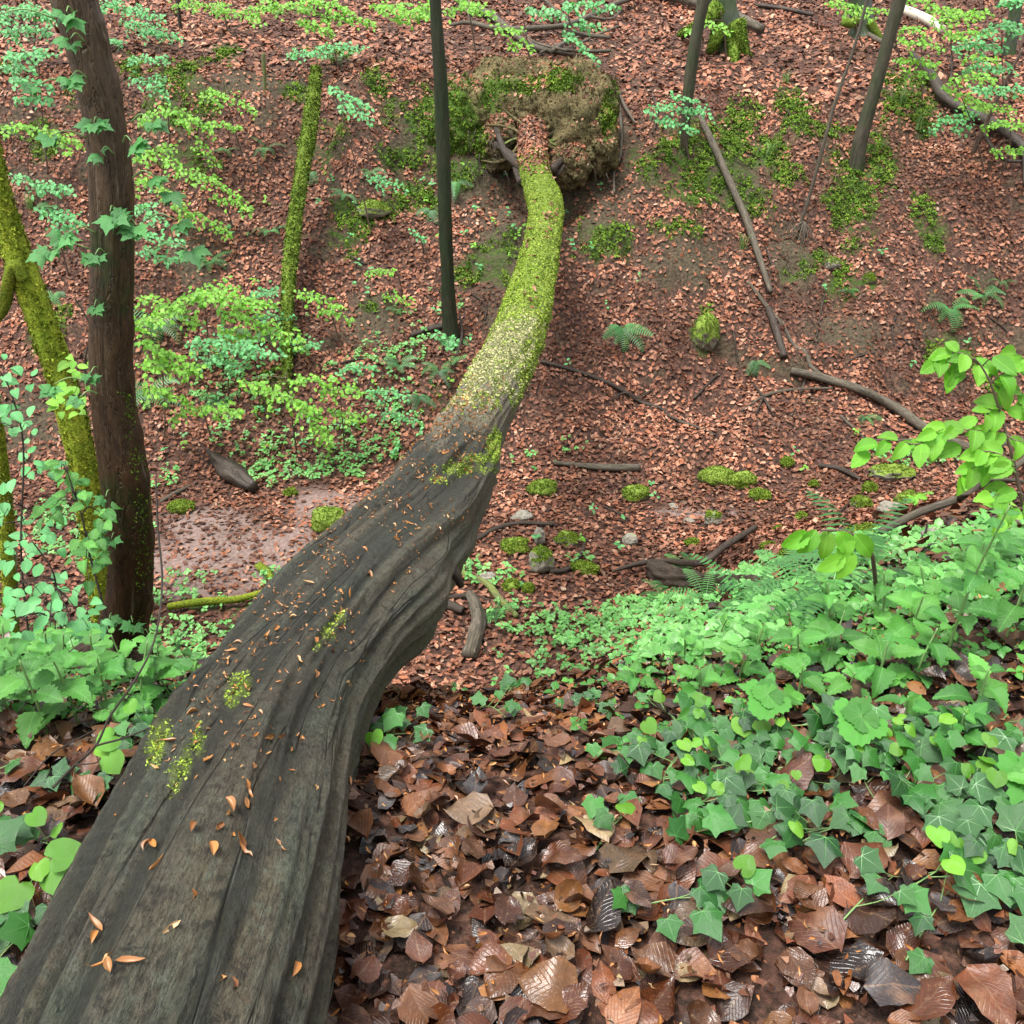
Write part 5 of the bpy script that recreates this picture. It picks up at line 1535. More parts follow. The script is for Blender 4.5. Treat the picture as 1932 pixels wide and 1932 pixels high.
sapling((700, 440), (640, 200), [(620, 170, 690, 200, .12, 24), (640, 200, 700, 230, .1, 16)], 'mint', 'small sprig of leaves right of the top of the narrow mossy stem', .06)
sapling((770, 260), (650, 110), [(540, 110, 620, 95, .14, 34), (600, 90, 680, 90, .12, 34)], 'mint', 'drooping sapling spray between the narrow mossy stem and the pole', .055)
sapling((770, 430), (730, 380), [(710, 350, 760, 350, .1, 20), (690, 340, 730, 340, .1, 16)], 'mint', 'low leafy seedling left of the dark pole tree', .05)
sapling((800, 480), (790, 430), [(770, 440, 800, 450, .08, 16)], 'mint', 'little seedling hugging the left side of the dark pole tree', .05)
sapling((850, 680), (840, 640), [(815, 630, 850, 650, .09, 26), (830, 650, 860, 640, .08, 16)], 'mint', 'leafy seedling at the foot of the dark pole tree', .06)
# top edge
sapling((640, 130), (620, -60), [(460, 20, 560, 10, .25, 90), (560, 0, 660, 20, .25, 90), (600, 30, 700, 40, .22, 80), (700, 10, 800, 30, .22, 80), (740, 40, 800, 20, .2, 50), (560, 40, 620, 60, .2, 50)], 'beech', 'wide sapling with yellow-green foliage along the top edge, left of the dark pole tree', .065, indiv=False)
sapling((300, 80), (260, -60), [(180, 10, 300, 30, .25, 90), (230, 40, 300, 60, .25, 80), (260, 60, 330, 70, .2, 60), (200, 70, 240, 100, .2, 50)], 'mint', 'leafy sapling at the top edge just right of the leaning tree', .06, indiv=False)
sapling((60, 120), (60, -60), [(-10, 30, 80, 20, .25, 80), (0, 60, 90, 60, .25, 70), (40, 10, 110, 40, .2, 50)], 'mint', 'pale foliage filling the top left corner', .06, indiv=False)
sapling((430, 60), (420, -60), [(330, 10, 420, 10, .2, 50), (400, 20, 470, 30, .2, 40)], 'beech', 'thin beech sapling at the top edge between two leafy ones', .055, indiv=False)
sapling((900, 110), (870, -60), [(840, 20, 900, 10, .18, 50), (860, 0, 930, 30, .18, 50), (790, 10, 820, 20, .15, 24)], 'beech', 'yellow-green sapling at the top edge right of the dark pole tree', .06, indiv=False)
sapling((1000, 130), (985, 20), [(930, 55, 980, 60, .12, 26), (960, 80, 1000, 90, .12, 24)], 'beech', 'small yellow-green sapling in front of the crossing grey branches', .065, indiv=False)
sapling((1090, 140), (1060, -40), [(990, 20, 1060, 30, .18, 44), (1060, 10, 1150, 10, .2, 60), (1080, 50, 1130, 50, .14, 30), (1060, 60, 1120, 110, .12, 30)], 'mint', 'blue-green sapling above the stick tangle at the top', .07, indiv=False)
sapling((1300, 300), (1290, 190), [(1215, 205, 1290, 205, .12, 40), (1290, 205, 1340, 215, .1, 30), (1235, 230, 1310, 245, .12, 40), (1260, 185, 1310, 190, .1, 20)], 'mint', 'fan of bright leaves across the foot of the slim brown trunk', .06)
sapling((1370, 110), (1360, 20), [(1330, 50, 1375, 60, .1, 20), (1290, 60, 1310, 60, .1, 10)], 'beech', 'small bright sprig hanging in front of the stout beech', .07, indiv=False)
sapling((1630, 90), (1600, -40), [(1560, 5, 1640, 20, .15, 44), (1590, 20, 1640, 35, .12, 30)], 'beech', 'sapling foliage in front of the second beech at the top edge', .065, indiv=False)
sapling((1740, 200), (1730, 30), [(1700, 80, 1770, 90, .16, 60), (1690, 110, 1760, 120, .16, 50), (1700, 140, 1760, 140, .14, 40), (1690, 60, 1740, 60, .12, 30)], 'beech', 'yellow-green bush just right of the leaning olive trunk', .06)
sapling((1900, 270), (1890, 20), [(1800, 90, 1880, 90, .2, 60), (1820, 130, 1900, 130, .2, 60), (1850, 60, 1932, 50, .2, 60), (1830, 170, 1932, 170, .2, 50), (1880, 10, 1940, 0, .2, 40)], 'mint', 'pale leafy sapling filling the top right corner', .06)
sapling((1860, 330), (1800, 150), [(1760, 40, 1860, 20, .2, 60), (1790, 150, 1870, 150, .18, 50), (1780, 170, 1850, 200, .16, 40)], 'beech', 'yellow-green sapling below and left of the top right corner', .055)
sapling((1834, 290), (1930, 90), [(1750, 245, 1820, 225, .12, 34), (1770, 225, 1840, 215, .1, 24), (1790, 250, 1830, 240, .1, 16)], 'mint', 'leaning thin sapling with one low pale spray over the dark crooked limb', .055, hw=5)
sapling((1700, 110), (1690, 40), [(1640, 20, 1680, 25, .1, 20), (1700, 0, 1760, 10, .15, 30)], 'beech', 'leaf spray at the top edge behind the leaning olive trunk', .06, indiv=False)

sapling((1890, 330), (1900, 200), [(1820, 200, 1900, 210, .2, 60), (1850, 240, 1940, 235, .2, 60), (1870, 285, 1940, 290, .14, 30)], 'beech', 'leafy bush at the right edge above the bare twigs of the dark limb', .05)
sapling((1800, 130), (1800, 10), [(1750, 20, 1830, 30, .2, 50), (1780, 70, 1860, 60, .2, 50), (1820, 110, 1880, 115, .16, 40)], 'beech', 'yellow-green sapling between the pale log and the top right corner', .06, indiv=False)
sapling((250, 520), (270, 330), [(240, 350, 300, 340, .14, 40), (250, 300, 330, 280, .14, 40), (260, 230, 320, 210, .12, 30)], 'beech', 'beech sapling just right of the leaning tree in its upper half', .055)
sapling((560, 640), (500, 560), [(480, 600, 540, 600, .14, 40), (520, 640, 600, 650, .14, 40), (470, 560, 520, 550, .12, 30)], 'mint', 'pale sapling crossing the foot of the narrow mossy stem', .05)
sapling((730, 800), (700, 720), [(640, 700, 700, 690, .12, 30), (690, 740, 760, 745, .12, 30), (720, 780, 780, 790, .1, 24)], 'mint', 'low pale seedling bush left of the mossy half of the trunk', .045)
sapling((760, 560), (740, 500), [(690, 520, 740, 510, .1, 20), (720, 560, 770, 570, .1, 20)], 'beech', 'small sapling on dark soil left of the dark pole tree', .045)

# seedlings dotted on the bank
m_seed = 0
for k in range(120):
    x, y = R.uniform(250, 900), R.uniform(330, 900)
    if k % 4 == 0: x, y = R.uniform(900, 1900), R.uniform(400, 1050)
    if k % 5 == 1: x, y = R.uniform(860, 1180), R.uniform(150, 520)
    g = G(x, y)
    n_ = int(R.integers(3, 7))
    a = np.arange(n_) * 2.4 + R.random() * 6
    D = np.stack([np.cos(a), np.sin(a), np.full(n_, .15)], -1)
    M_ = frames(tilt(np.tile([0, -.5, 1.], (n_, 1)), .25), D) * (R.uniform(.035, .065, n_))[:, None, None]
    pos = np.stack([R.normal(0, .012, n_), R.normal(0, .012, n_), R.uniform(.05, .14, n_)], -1)
    o = part('seedling', merged_mesh('seedling', beech_t, R.integers(0, 4, n_), M_, pos, [m_mint if k % 3 else m_beech]), None, loc=g)
    where = ('the soil beside the root plate' if 860 < x < 1180 and y < 530 else 'the ravine floor' if y > 850 else 'the upper left bank above the bushy sapling' if x < 900 and y < 520 else 'the lower left bank below the bushy sapling' if x < 900 else 'the right bank')
    tag(o, 'tiny green seedling with a few leaves on ' + where, 'seedling', 'tiny seedlings on ' + where)

# ------------------------------------------------------------------ ground cover (nobody could count it)
COVER = [(1150, 1190, 200, 40, 1.), (1350, 1215, 240, 60, 1.), (1600, 1150, 260, 80, 1.), (1850, 1080, 220, 70, 1.), (1000, 1220, 60, 30, .7), (1250, 1150, 130, 20, .7), (1480, 1110, 160, 30, .8), (1700, 1040, 160, 30, .8), (960, 1150, 40, 20, .3),
         (1050, 1260, 60, 20, .35), (380, 1215, 150, 45, .9), (470, 1160, 110, 30, .8), (330, 1140, 80, 20, .6), (60, 1200, 120, 50, .7), (540, 1100, 60, 30, .5), (620, 1080, 40, 20, .4),
         (640, 850, 130, 60, .5), (520, 880, 80, 40, .45), (720, 790, 70, 60, .4), (760, 640, 60, 60, .3), (460, 830, 80, 40, .4), (700, 700, 80, 50, .3), (1020, 870, 50, 22, .5), (1080, 850, 50, 16, .3), (880, 1080, 40, 30, .5), (940, 1100, 50, 20, .5),
         (350, 1100, 60, 20, .4), (600, 640, 80, 50, .22), (420, 720, 100, 60, .3), (850, 560, 40, 60, .12), (150, 1000, 120, 60, .3), (1100, 1065, 30, 10, .4), (1740, 860, 120, 24, .3), (880, 720, 60, 60, .2), (300, 900, 40, 30, .2), (960, 1290, 30, 20, .3)]
cov_t = []
for k in range(4):
    rg = np.random.default_rng(600 + k)
    V_, F_, U_ = [], [], []
    for q in range(4):
        lf = strip_leaf(1, .75, 3, 2, ovate, .12, -.3, seed=610 + q)
        a = q * 1.57 + rg.normal(0, .3); M1 = frames(tilt(np.array([[0, 0, 1.]]), .25, rg), np.array([[math.cos(a), math.sin(a), .1]]))[0] * rg.uniform(.6, 1)
        i0 = len(V_); P_ = lf.V @ M1.T + [0, 0, rg.uniform(.8, 1.6)]
        V_ += [tuple(v) for v in P_]; U_ += [tuple(u) for u in lf.UV]
        ii = 0
        for t_ in lf.tot: F_.append(tuple(int(x) + i0 for x in lf.loops[ii:ii + t_])); ii += t_
    cov_t.append(T(V_, F_, U_))
V = scatter_ground(150000, -7, 8, 2.2, 11.5, None, 40)
px, py, dd = proj(V)
pb = np.zeros(len(V)); nz = fbm(V[:, 0] * 2.2, V[:, 1] * 2.2, s=120, o=3)
for (a, b, rx, ry, dn) in COVER:
    r = np.sqrt(((px - a) / rx) ** 2 + ((py - b) / ry) ** 2)
    pb = np.maximum(pb, dn * (1 - smooth(.6, 1.35, r + nz * .6)))
dens = np.clip(pb * (.5 + nz * 1.1) * 2, 0, 1) * .5
V = V[R.random(len(V)) < dens]
M_ = frames(tilt(np.tile([0, -.35, 1.], (len(V), 1)), .2), R.normal(0, 1, V.shape)) * (R.uniform(.025, .062, len(V)))[:, None, None]
me = merged_mesh('ground_cover', cov_t, R.integers(0, 4, len(V)), M_, V, [m_cover])
o = part('ground_cover', me, kind='stuff'); o['label'] = 'carpet of small pale green woodland plants on the ravine floor and lower banks'
V = scatter_ground(26000, -2.6, 4.5, 1.6, 4.6, None, 40)
px, py, dd = proj(V)
pb = np.zeros(len(V)); nz = fbm(V[:, 0] * 3, V[:, 1] * 3, s=121, o=3)
for (a, b, rx, ry, dn) in [(1550, 1230, 420, 80, .9), (1850, 1180, 260, 120, 1.), (1250, 1300, 170, 40, .6), (1600, 1330, 360, 60, .3), (150, 1330, 230, 60, .9), (320, 1290, 90, 60, .7), (1500, 1450, 420, 90, .25), (1080, 1330, 60, 30, .25)]:
    r = np.sqrt(((px - a) / rx) ** 2 + ((py - b) / ry) ** 2)
    pb = np.maximum(pb, dn * (1 - smooth(.6, 1.3, r + nz * .5)))
V = V[R.random(len(V)) < np.clip(pb * (.6 + nz) * .5, 0, 1)]
M_ = frames(tilt(np.tile([0, -.3, 1.], (len(V), 1)), .2), R.normal(0, 1, V.shape)) * (R.uniform(.02, .045, len(V)))[:, None, None]
o = part('ground_cover', merged_mesh('ground_cover', cov_t, R.integers(0, 4, len(V)), M_, V, [m_nettle]), kind='stuff'); o['label'] = 'low green seedlings filling the gaps under the toothed-leaved plants'

# ------------------------------------------------------------------ near plants
def herb(x, y, h, npairs, ls, label, group=None, lean=None, mes=None, mat=m_stem, d=None, name='nettle_plant', cat='plant', vein=0):
    npairs += 1; h *= .95
    g = G(x, y)
    o = thing(name, label, cat, g, group)
    ln = np.array([R.normal(0, .12), R.normal(-.05, .1), 0]) if lean is None else np.array([*lean, 0])
    st = curve([(0, 0, -.01), np.array([0, 0, h * .5]) + ln * h * .3, np.array([0, 0, h]) + ln * h], 20)
    part('stem', tube_mesh('stem', st, np.linspace(.0038, .0018, 20), 6, [mat]), o)
    a0 = R.random() * 6.28
    for k in range(npairs):
        t = .22 + .78 * (k + 1) / npairs if npairs > 1 else 1
        p = st[min(19, int(t * 19))]
        s = ls * (1.0 if k < npairs - 1 else .6) * (.8 + .35 * math.sin(math.pi * min(1, t))) * R.uniform(.85, 1.15)
        for q in (0, 1):
            a = a0 + k * math.pi / 2 + q * math.pi + R.normal(0, .2)
            D = np.array([math.cos(a), math.sin(a), .15 if k < npairs - 1 else .5]); N = np.array([-.15 * math.cos(a) + R.normal(0, .15), -.15 * math.sin(a) - .25 + R.normal(0, .15), 1.0])
            mm_ = mes or nett_me
            pt = p + D / np.linalg.norm(D) * s * .18
            place_leaf(mm_[R.integers(0, len(mm_))], o, pt, D, N, s * .95)
    return o


near_r = [(1500, 1290, .26, 3, .085), (1560, 1265, .24, 3, .09), (1620, 1245, .28, 3, .10), (1700, 1255, .32, 3, .105), (1780, 1250, .52, 5, .085), (1890, 1230, .34, 3, .11), (1870, 1320, .26, 3, .105), (1500, 1345, .2, 2, .09), (1390, 1300, .2, 3, .08), (1320, 1340, .2, 2, .08),
          (1250, 1335, .17, 2, .075), (1440, 1380, .2, 2, .085), (1200, 1310, .16, 2, .06), (1290, 1260, .18, 2, .06), (1780, 1300, .24, 3, .1), (1720, 1300, .24, 3, .09), (1650, 1310, .22, 3, .09), (1830, 1380, .24, 2, .10), (1920, 1280, .3, 3, .11), (1590, 1340, .18, 2, .08),
          (1420, 1250, .2, 2, .07), (1350, 1230, .2, 2, .06), (1480, 1220, .24, 3, .07), (1560, 1200, .26, 3, .07), (1660, 1190, .28, 3, .075), (1740, 1190, .3, 3, .08), (1830, 1180, .32, 3, .085), (1910, 1170, .34, 4, .09), (1140, 1280, .14, 2, .05),
          (1800, 1420, .16, 2, .07), (1870, 1450, .16, 2, .075), (1300, 1390, .13, 2, .06), (1700, 1390, .16, 2, .08), (1550, 1400, .14, 2, .06), (1960, 1420, .22, 2, .1), (1960, 1570, .2, 2, .1), (1830, 1130, .3, 3, .08), (1930, 1110, .3, 3, .08), (1600, 1150, .24, 2, .06)]
nl_ = {3: 'tallest toothed-leaved plant rising at the right, under the sapling', 0: 'toothed-leaved plant with broad leaves in the middle of the right bank plants', 4: 'large toothed-leaved plant near the right edge'}
near_r = [(x, y, h * (.72 if k != 4 else 1), n_, ls_ * .78) for k, (x, y, h, n_, ls_) in enumerate(near_r) if k in (0, 4, 5) or k % 4 != 2]
for k, (x, y, h, n_, ls_) in enumerate(near_r):
    if k in nl_: herb(x, y, h, n_, ls_ * 1.0, nl_[k])
    else:
        wz = 'far edge of the right bank patch' if y < 1240 else ('open left end of the right bank patch' if x < 1460 else ('ivy side of the right bank patch' if y > 1300 else 'thick middle of the right bank patch'))
        herb(x, y, h, n_, ls_ * 1.0, 'green toothed-leaved plant at the ' + wz, 'toothed-leaved plants, ' + wz)
near_l = [(30, 1370, .26, 3, .10), (90, 1385, .3, 3, .105), (150, 1370, .28, 3, .11), (210, 1360, .26, 3, .1), (270, 1350, .26, 3, .1), (330, 1340, .22, 3, .09), (375, 1320, .2, 2, .08), (60, 1330, .24, 3, .09), (130, 1325, .28, 3, .09), (190, 1320, .28, 3, .09),
          (250, 1310, .24, 3, .08), (310, 1300, .22, 2, .08), (0, 1350, .24, 3, .1), (-40, 1390, .24, 3, .1), (360, 1270, .24, 2, .08), (20, 1290, .24, 3, .08), (100, 1280, .24, 3, .08), (290, 1390, .12, 2, .06), (230, 1400, .12, 2, .06)]
near_l = [(x, y, h * .8, n_, ls_ * .72) for (x, y, h, n_, ls_) in near_l]
for k, (x, y, h, n_, ls_) in enumerate(near_l):
    if k == 3: herb(x, y, h, n_, ls_, 'toothed-leaved plant standing right at the foot of the leaning tree')
    else:
        wz = 'nearest the left picture edge' if x < 110 else ('in front of the leaning tree' if x < 240 else 'between the leaning tree and the trunk')
        herb(x, y, h, n_, ls_, 'green toothed-leaved plant on the left bank, ' + wz, 'left bank toothed-leaved plants ' + wz)

# single-stalk plants with one big lobed leaf
for (x, y, h, s, lab, lean) in [(1640, 1440, .13, .066, 'plant with one large scalloped leaf above the ivy on the right', (-.35, -.1)), (1480, 1420, .16, .06, 'plant with a tall arching pale stem left of the large scalloped leaf', (-.4, -.1)), (1950, 1560, .1, .085, 'plant with a bright toothed leaf cut by the right edge', (-.2, 0))]:
    g = G(x, y); o = thing('herb', lab, 'plant', g)
    st = curve([(0, 0, 0), (lean[0] * h * .3, 0, h * .6), (lean[0] * h, lean[1] * h, h)], 12)
    part('stem', tube_mesh('stem', st, np.linspace(.004, .0025, 12), 6, [m_stem]), o)
    place_leaf(geum_me, o, st[-1], (-.5, -.8, -.1), (0, -.5, 1), s)
    place_leaf(geum_me, o, st[-1] + [0, .005, .004], (.2, .9, .1), (0, -.4, 1), s * .7)
    place_leaf(geum_me, o, st[-1] + [0, 0, .006], (-.95, .3, .1), (0, -.4, 1), s * .6)

# ivy sprigs
def ivy(x, y, n_, ls_, label, group=None, young=.2, spread=.09):
    ls_ = ls_ * .78; young = young * .6; n_ = n_ + 1
    g = G(x, y)
    o = thing('ivy', label, 'ivy', g, group)
    a = R.random() * 6.28
    e = np.array([math.cos(a), math.sin(a) * .7]) * spread * 1.2
    vn = curve([(-e[0], -e[1], .03), (0, 0, .045), (e[0], e[1], .03)], 14)
    for r_ in vn: r_[2] += H(g[0] + r_[0], g[1] + r_[1]) - g[2]
    paths = [vn]
    lv = []
    for k in range(n_):
        b = vn[R.integers(0, 14)]
        yg = R.random() < young
        h = R.uniform(.02, .06) + (.03 if yg else 0)
        of = R.normal(0, spread * .4, 2)
        tp = b + [of[0], of[1] - .01, h]
        paths.append(curve([b, b * .4 + tp * .6 + [0, 0, -h * .15], tp], 6))
        aa = R.uniform(-2.6, -.5) if R.random() < .75 else R.random() * 6.28
        D = np.array([math.cos(aa), math.sin(aa), -.2 + R.normal(0, .2)]); N = np.array([R.normal(0, .35), -.45 + R.normal(0, .3), 1])
        lv.append((yg, tp, D, N, ls_ * R.uniform(.7, 1.25) * (.8 if yg else 1)))
    part('vine', twigs_mesh('vine', paths, .0022, m_stem, np.zeros(3)), o)
    for yg, tp, D, N, s in lv:
        place_leaf((ivyy_me if yg else ivy_me)[R.integers(0, 3)], o, tp, D, N, s)
    return o


ivr = [(1260, 1730, 4, .062, 'ivy sprig lying alone on wet leaves, centre right of the foreground'), (1160, 1590, 3, .06, 'small ivy sprig at the left tip of the ivy patch'), (1340, 1720, 4, .06, 'ivy sprig beside a dark hollow in the foreground leaves'), (1340, 1560, 5, .07, 'ivy sprig with a big pale-veined leaf at the left of the patch'),
       (1620, 1730, 2, .06, 'single-leaved ivy sprig on the brown leaves at right'), (1760, 1680, 5, .07, 'ivy sprig with one lemon-green young leaf low on the right'), (1800, 1700, 5, .075, 'ivy sprig with dark veined leaves near the bottom right'), (1890, 1690, 5, .078, 'ivy sprig with big leaves near the right edge'),
       (1920, 1760, 3, .08, 'lowest ivy sprig at the right edge'), (1740, 1780, 2, .06, 'lowest small ivy sprig under the patch'), (1480, 1600, 4, .065, 'ivy sprig on the lower edge of the patch, left of the pale leaf'), (1570, 1590, 4, .065, 'ivy sprig on the lower edge in the middle of the patch')]
for x, y, n_, ls_, lab in ivr: ivy(x, y, n_, ls_ * .95, lab)
reg = []
while len(reg) < 42:
    x = R.uniform(1080, 1940); y = R.uniform(1345, 1690)
    top_ = np.interp(x, [1080, 1300, 1932], [1370, 1370, 1400]); bot = np.interp(x, [1080, 1200, 1450, 1700, 1932], [1440, 1520, 1600, 1650, 1700])
    if top_ < y < bot and vnoise(x / 80., y / 50., 0, 5) > -.05: reg.append((x, y))
for (x, y) in reg:
    wz = ('left end' if x < 1350 else ('middle' if x < 1650 else 'right end')) + (', upper side' if y < np.interp(x, [1080, 1932], [1410, 1510]) else ', over brown leaves')
    ivy(x, y, int(R.integers(4, 7)), R.uniform(.045, .07), 'ivy sprig in the right foreground ivy patch, ' + wz, 'ivy sprigs, ' + wz, .3)
ivl = [(200, 1500, 5, .07, 'pair of bright lime leaves touching the left side of the trunk', .9), (60, 1500, 4, .06, 'ivy sprig at the left edge beside the dark twig', .1), (40, 1720, 5, .08, 'ivy sprig with bright young leaves in the lower left', .6), (30, 1830, 5, .09, 'large dark-veined ivy leaves at the lower left edge', .1),
       (70, 1780, 4, .07, 'ivy sprig close to the trunk at the lower left', .3), (20, 1620, 4, .07, 'ivy sprig with lime leaves at the left edge', .7), (120, 1640, 3, .06, 'thin ivy sprig climbing toward the trunk at left', .6), (250, 1420, 4, .055, 'small ivy sprig under the arching dark twig', .3), (10, 1930, 4, .09, 'ivy leaves in the bottom left corner', .2),
       (300, 1400, 3, .05, 'tiny ivy sprig against the trunk, left side', .2), (760, 1390, 4, .06, 'ivy sprig hanging at the right foot of the trunk', .1), (730, 1420, 3, .06, 'pale-leaved ivy sprig pressed against the right side of the trunk', .1), (930, 1360, 4, .05, 'small ivy sprig in the open leaves right of the trunk', .2),
       (960, 1320, 5, .05, 'ivy clump on the lip of the bank right of the trunk', .2), (1100, 1350, 4, .05, 'ivy sprig at the left end of the green bank', .2), (870, 1300, 3, .05, 'ivy sprig at the lip close to the trunk', .2)]
for x, y, n_, ls_, lab, yg in ivl: ivy(x, y, n_, ls_, lab, None, yg, .07)

# hornbeam-like sapling at the right edge, close
hb = P(1960, 1160, 2.9); hb[2] = H(hb[0], hb[1])
HS = thing('leafy_sapling', 'close bright green sapling with ribbed leaves reaching in from the right edge', 'sapling', hb)
st = curve([hb, P(1945, 1010, 2.85), P(1925, 930, 2.8), P(1912, 870, 2.78), P(1898, 816, 2.76), P(1884, 769, 2.74), P(1868, 722, 2.7), P(1852, 692, 2.68), P(1838, 676, 2.66)], 50)
part('stem', tube_mesh('stem', st, np.linspace(.007, .002, 50), 7, [m_twig], None, hb), HS)
twg = [[(1852, 692), (1820, 668), (1790, 668), (1766, 684)], [(1868, 722), (1900, 700), (1935, 690)], [(1866, 716), (1890, 735), (1925, 745)], [(1884, 769), (1865, 775), (1842, 790)], [(1898, 816), (1870, 812), (1835, 812), (1790, 808), (1765, 815)], [(1912, 870), (1880, 855), (1850, 850), (1800, 840), (1750, 845)],
       [(1915, 880), (1880, 875), (1840, 880), (1815, 900)], [(1898, 820), (1915, 830), (1940, 835)], [(1925, 930), (1900, 925), (1868, 940)], [(1770, 815), (1730, 838), (1680, 832), (1620, 862)], [(1930, 960), (1900, 955), (1890, 980)], [(1884, 769), (1905, 770), (1935, 760)], [(1925, 930), (1940, 940), (1960, 955)], [(1868, 722), (1880, 690), (1910, 680), (1940, 672)], [(1852, 692), (1870, 675), (1890, 668)], [(1838, 676), (1810, 690), (1790, 700)]]
for pl in twg:
    c = curve([P(x, y, 2.72 + (R.random() - .5) * .1) for x, y in pl], 20)
    part('branch', twigs_mesh('branch', [c], .0028, m_twig, hb), HS)
    L_ = np.linalg.norm(np.diff(c, axis=0), axis=1).sum(); m_n = max(3, int(L_ / .026))
    for k in range(m_n):
        p = c[min(19, int((k + .7) / m_n * 19.9))]; ax_ = c[min(19, int((k + .7) / m_n * 19.9) + 0)] - c[max(0, int((k + .7) / m_n * 19.9) - 1)]
        ax_ = ax_ / (np.linalg.norm(ax_) + 1e-9)
        s_ = 1 if k % 2 else -1
        D = ax_ * .6 + np.cross(ax_, [0, 0, 1]) * s_ * .55 + [0, 0, -.55]
        place_leaf(horn_me[R.integers(0, 4)], HS, p - hb, D, (R.normal(0, .3), -.7 + R.normal(0, .2), .8), R.uniform(.055, .088))
# drooping pale-leaved seedling in front of the wide mossy stone
g = G(1655, 1150); o = thing('leafy_sapling', 'seedling with drooping pale lime leaves right of centre, above the ground cover', 'sapling', g)
dz_ = (g - CAM) @ FW
st = curve([g, P(1650, 1080, dz_ - .4), P(1640, 1035, dz_ - .5), P(1600, 1005, dz_ - .55), P(1550, 1000, dz_ - .6)], 24)
part('stem', tube_mesh('stem', st, np.linspace(.007, .003, 24), 6, [m_twig], None, g), o)
for (x, y, dx, dy) in [(1540, 1000, -.6, -.8), (1560, 1000, -.1, -1), (1580, 1002, .5, -.8), (1598, 1004, -.2, -1), (1612, 1008, .6, -.7), (1525, 1005, -1, -.5), (1595, 1050, -.9, -.4), (1610, 1042, -.5, -.9)]:
    s_ = .078
    place_leaf(horn_me[R.integers(0, 4)], o, P(x, y, dz_ - .58) - g, (dx, -.3, dy), (0, -.9, .4), s_)

# leafy shrub stems at the left, nearer than the mossy trees
def shrub(stem_px, leaves, ls_, label, d, mes, hw=2.4):
    b = P(stem_px[0][0], stem_px[0][1], d); b[2] = min(b[2], H(b[0], b[1])) if abs(b[2] - H(b[0], b[1])) < .6 else b[2]
    b = b.copy(); b[2] = H(b[0], b[1])
    o = thing('shrub', label, 'shrub', b)
    c = curve([b] + [P(x, y, d - .05 * k) for k, (x, y) in enumerate(stem_px)], 40)
    part('stem', tube_mesh('stem', c, np.linspace(hw * d / F, hw * d / F * .5, 40), 6, [m_dead_dark], None, b), o)
    for (x, y, rx, ry, n_) in leaves:
        cc = P(x, y, d - R.uniform(0, .3))
        k = int(np.argmin(((c - cc) ** 2).sum(1)))
        tws = []
        for q in range(n_):
            p = P(x + R.normal(0, rx * .6), y + R.normal(0, ry * .6), d + R.normal(-.1, .15))
            D = (p - c[k]); D[2] -= .5 * np.linalg.norm(D); 
            place_leaf(mes[R.integers(0, len(mes))], o, p - b, D + R.normal(0, .1, 3), (R.normal(0, .35), -.5, 1), ls_ * R.uniform(.5, .95))
            if q % 3 == 0: tws.append(curve([c[k], (c[k] + p) / 2 + [0, 0, .03], p], 6))
        if tws: part('branch', twigs_mesh('branch', tws, .003, m_dead_dark, b), o)
    return o


shrub([(205, 1180), (170, 1050), (155, 977), (128, 893)], [(130, 930, 40, 20, 14), (170, 1010, 30, 22, 12), (90, 960, 30, 20, 10), (150, 1050, 40, 20, 12), (200, 960, 20, 20, 6), (120, 880, 30, 16, 7)], .075, 'dark-stemmed shrub with toothed leaves in front of the mossy tree', 3.4, nett_me)
shrub([(60, 1250), (40, 1050), (44, 843), (20, 740), (0, 700)], [(40, 820, 40, 30, 10), (30, 700, 30, 30, 8), (60, 880, 30, 30, 10), (20, 760, 30, 30, 8), (60, 1000, 50, 30, 16), (30, 1060, 40, 30, 14), (80, 1110, 50, 30, 16), (20, 960, 30, 30, 8)], .075, 'tall pale-stemmed shrub with round leaves along the left edge', 3.6, mint_me)
shrub([(130, 1260), (110, 1150), (100, 1080), (60, 1020)], [(110, 1140, 50, 30, 18), (60, 1180, 50, 30, 18), (150, 1180, 40, 30, 16), (30, 1130, 40, 30, 12)], .065, 'low twiggy shrub with many small leaves at the lower left', 3.2, mint_me)
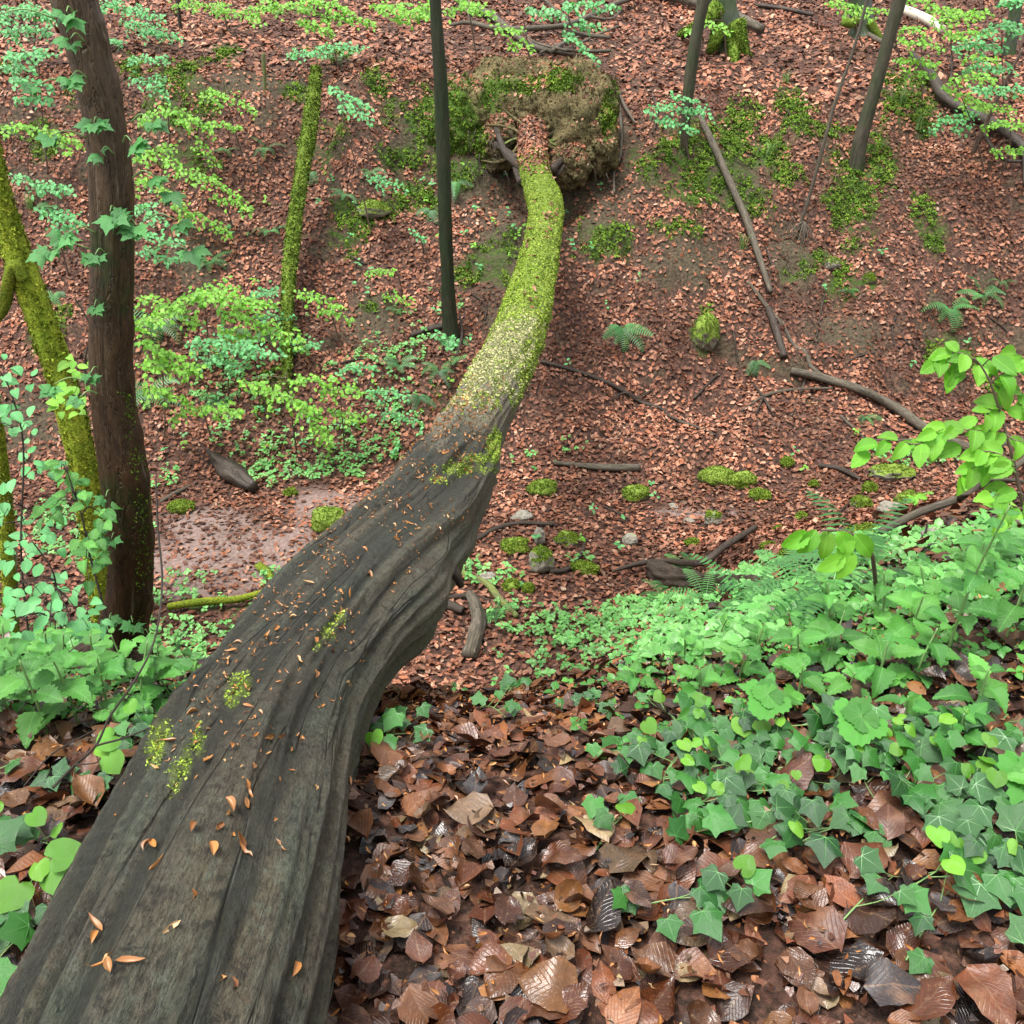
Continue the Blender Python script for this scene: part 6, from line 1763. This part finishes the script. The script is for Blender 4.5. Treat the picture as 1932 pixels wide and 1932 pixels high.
shrub([(190, 800), (160, 700), (170, 620), (140, 560)], [(150, 730, 30, 24, 10), (180, 780, 30, 24, 8), (140, 690, 26, 20, 6), (110, 760, 26, 20, 6)], .07, 'thin shrub with green leaves just left of the leaning tree', 3.7, beech_me)

# maple sprouts on the leaning tree: sprout > leaf
def sprout(x, y, n_, s_, dx=0.0):
    y_arr = proj(LTr[:, :3]); k = int(np.argmin((y_arr[1] - y) ** 2))
    c = LTr[k, :3]; r = LTr[k, 3]
    q = P(x, y, y_arr[2][k] - r * .9)
    b = c + (q - c) * .9
    tipc = q + np.array([dx * .7, -.05, .01])
    stem = curve([b, (b + tipc) / 2 + [0, 0, .02], tipc], 8)
    sp = part('sprout', tube_mesh('sprout', stem, np.linspace(.003, .0015, 8), 5, [m_stem], None, LTo), LT)
    for j in range(n_):
        a = R.uniform(-2.9, -.2)
        D = np.array([math.cos(a) + dx * 3, math.sin(a) * .8, -.45 + R.normal(0, .3)])
        place_leaf(maple_me[R.integers(0, 3)], sp, tipc - LTo + D * s_ * .25, D, (R.normal(0, .4), -.6, .8), s_ * R.uniform(.5, 1.0))


for a_ in [(140, 30, 5, .06, 0), (160, 80, 4, .05, -.03), (165, 150, 6, .06, -.04), (190, 235, 6, .06, 0), (160, 260, 4, .05, -.12), (235, 270, 5, .06, .06), (255, 230, 4, .05, .1), (215, 290, 3, .045, -.03), (255, 335, 4, .055, .12), (220, 400, 6, .07, 0), (245, 425, 6, .065, .06), (180, 440, 6, .07, -.1),
           (165, 470, 4, .065, -.14), (285, 415, 4, .06, .14), (200, 480, 5, .055, -.02), (300, 470, 4, .065, .16), (275, 360, 4, .06, .14), (190, 575, 4, .04, 0), (190, 700, 4, .05, -.02), (185, 745, 4, .05, -.06), (160, 720, 4, .055, -.12), (210, 930, 2, .045, 0), (205, 985, 5, .05, -.03), (220, 1010, 4, .045, 0), (215, 1045, 4, .05, -.05),
           (215, 1160, 5, .055, 0), (250, 1165, 4, .05, .03), (275, 1190, 3, .05, .05), (130, 165, 3, .05, -.1), (100, 35, 4, .07, -.2)]:
    sprout(*a_)
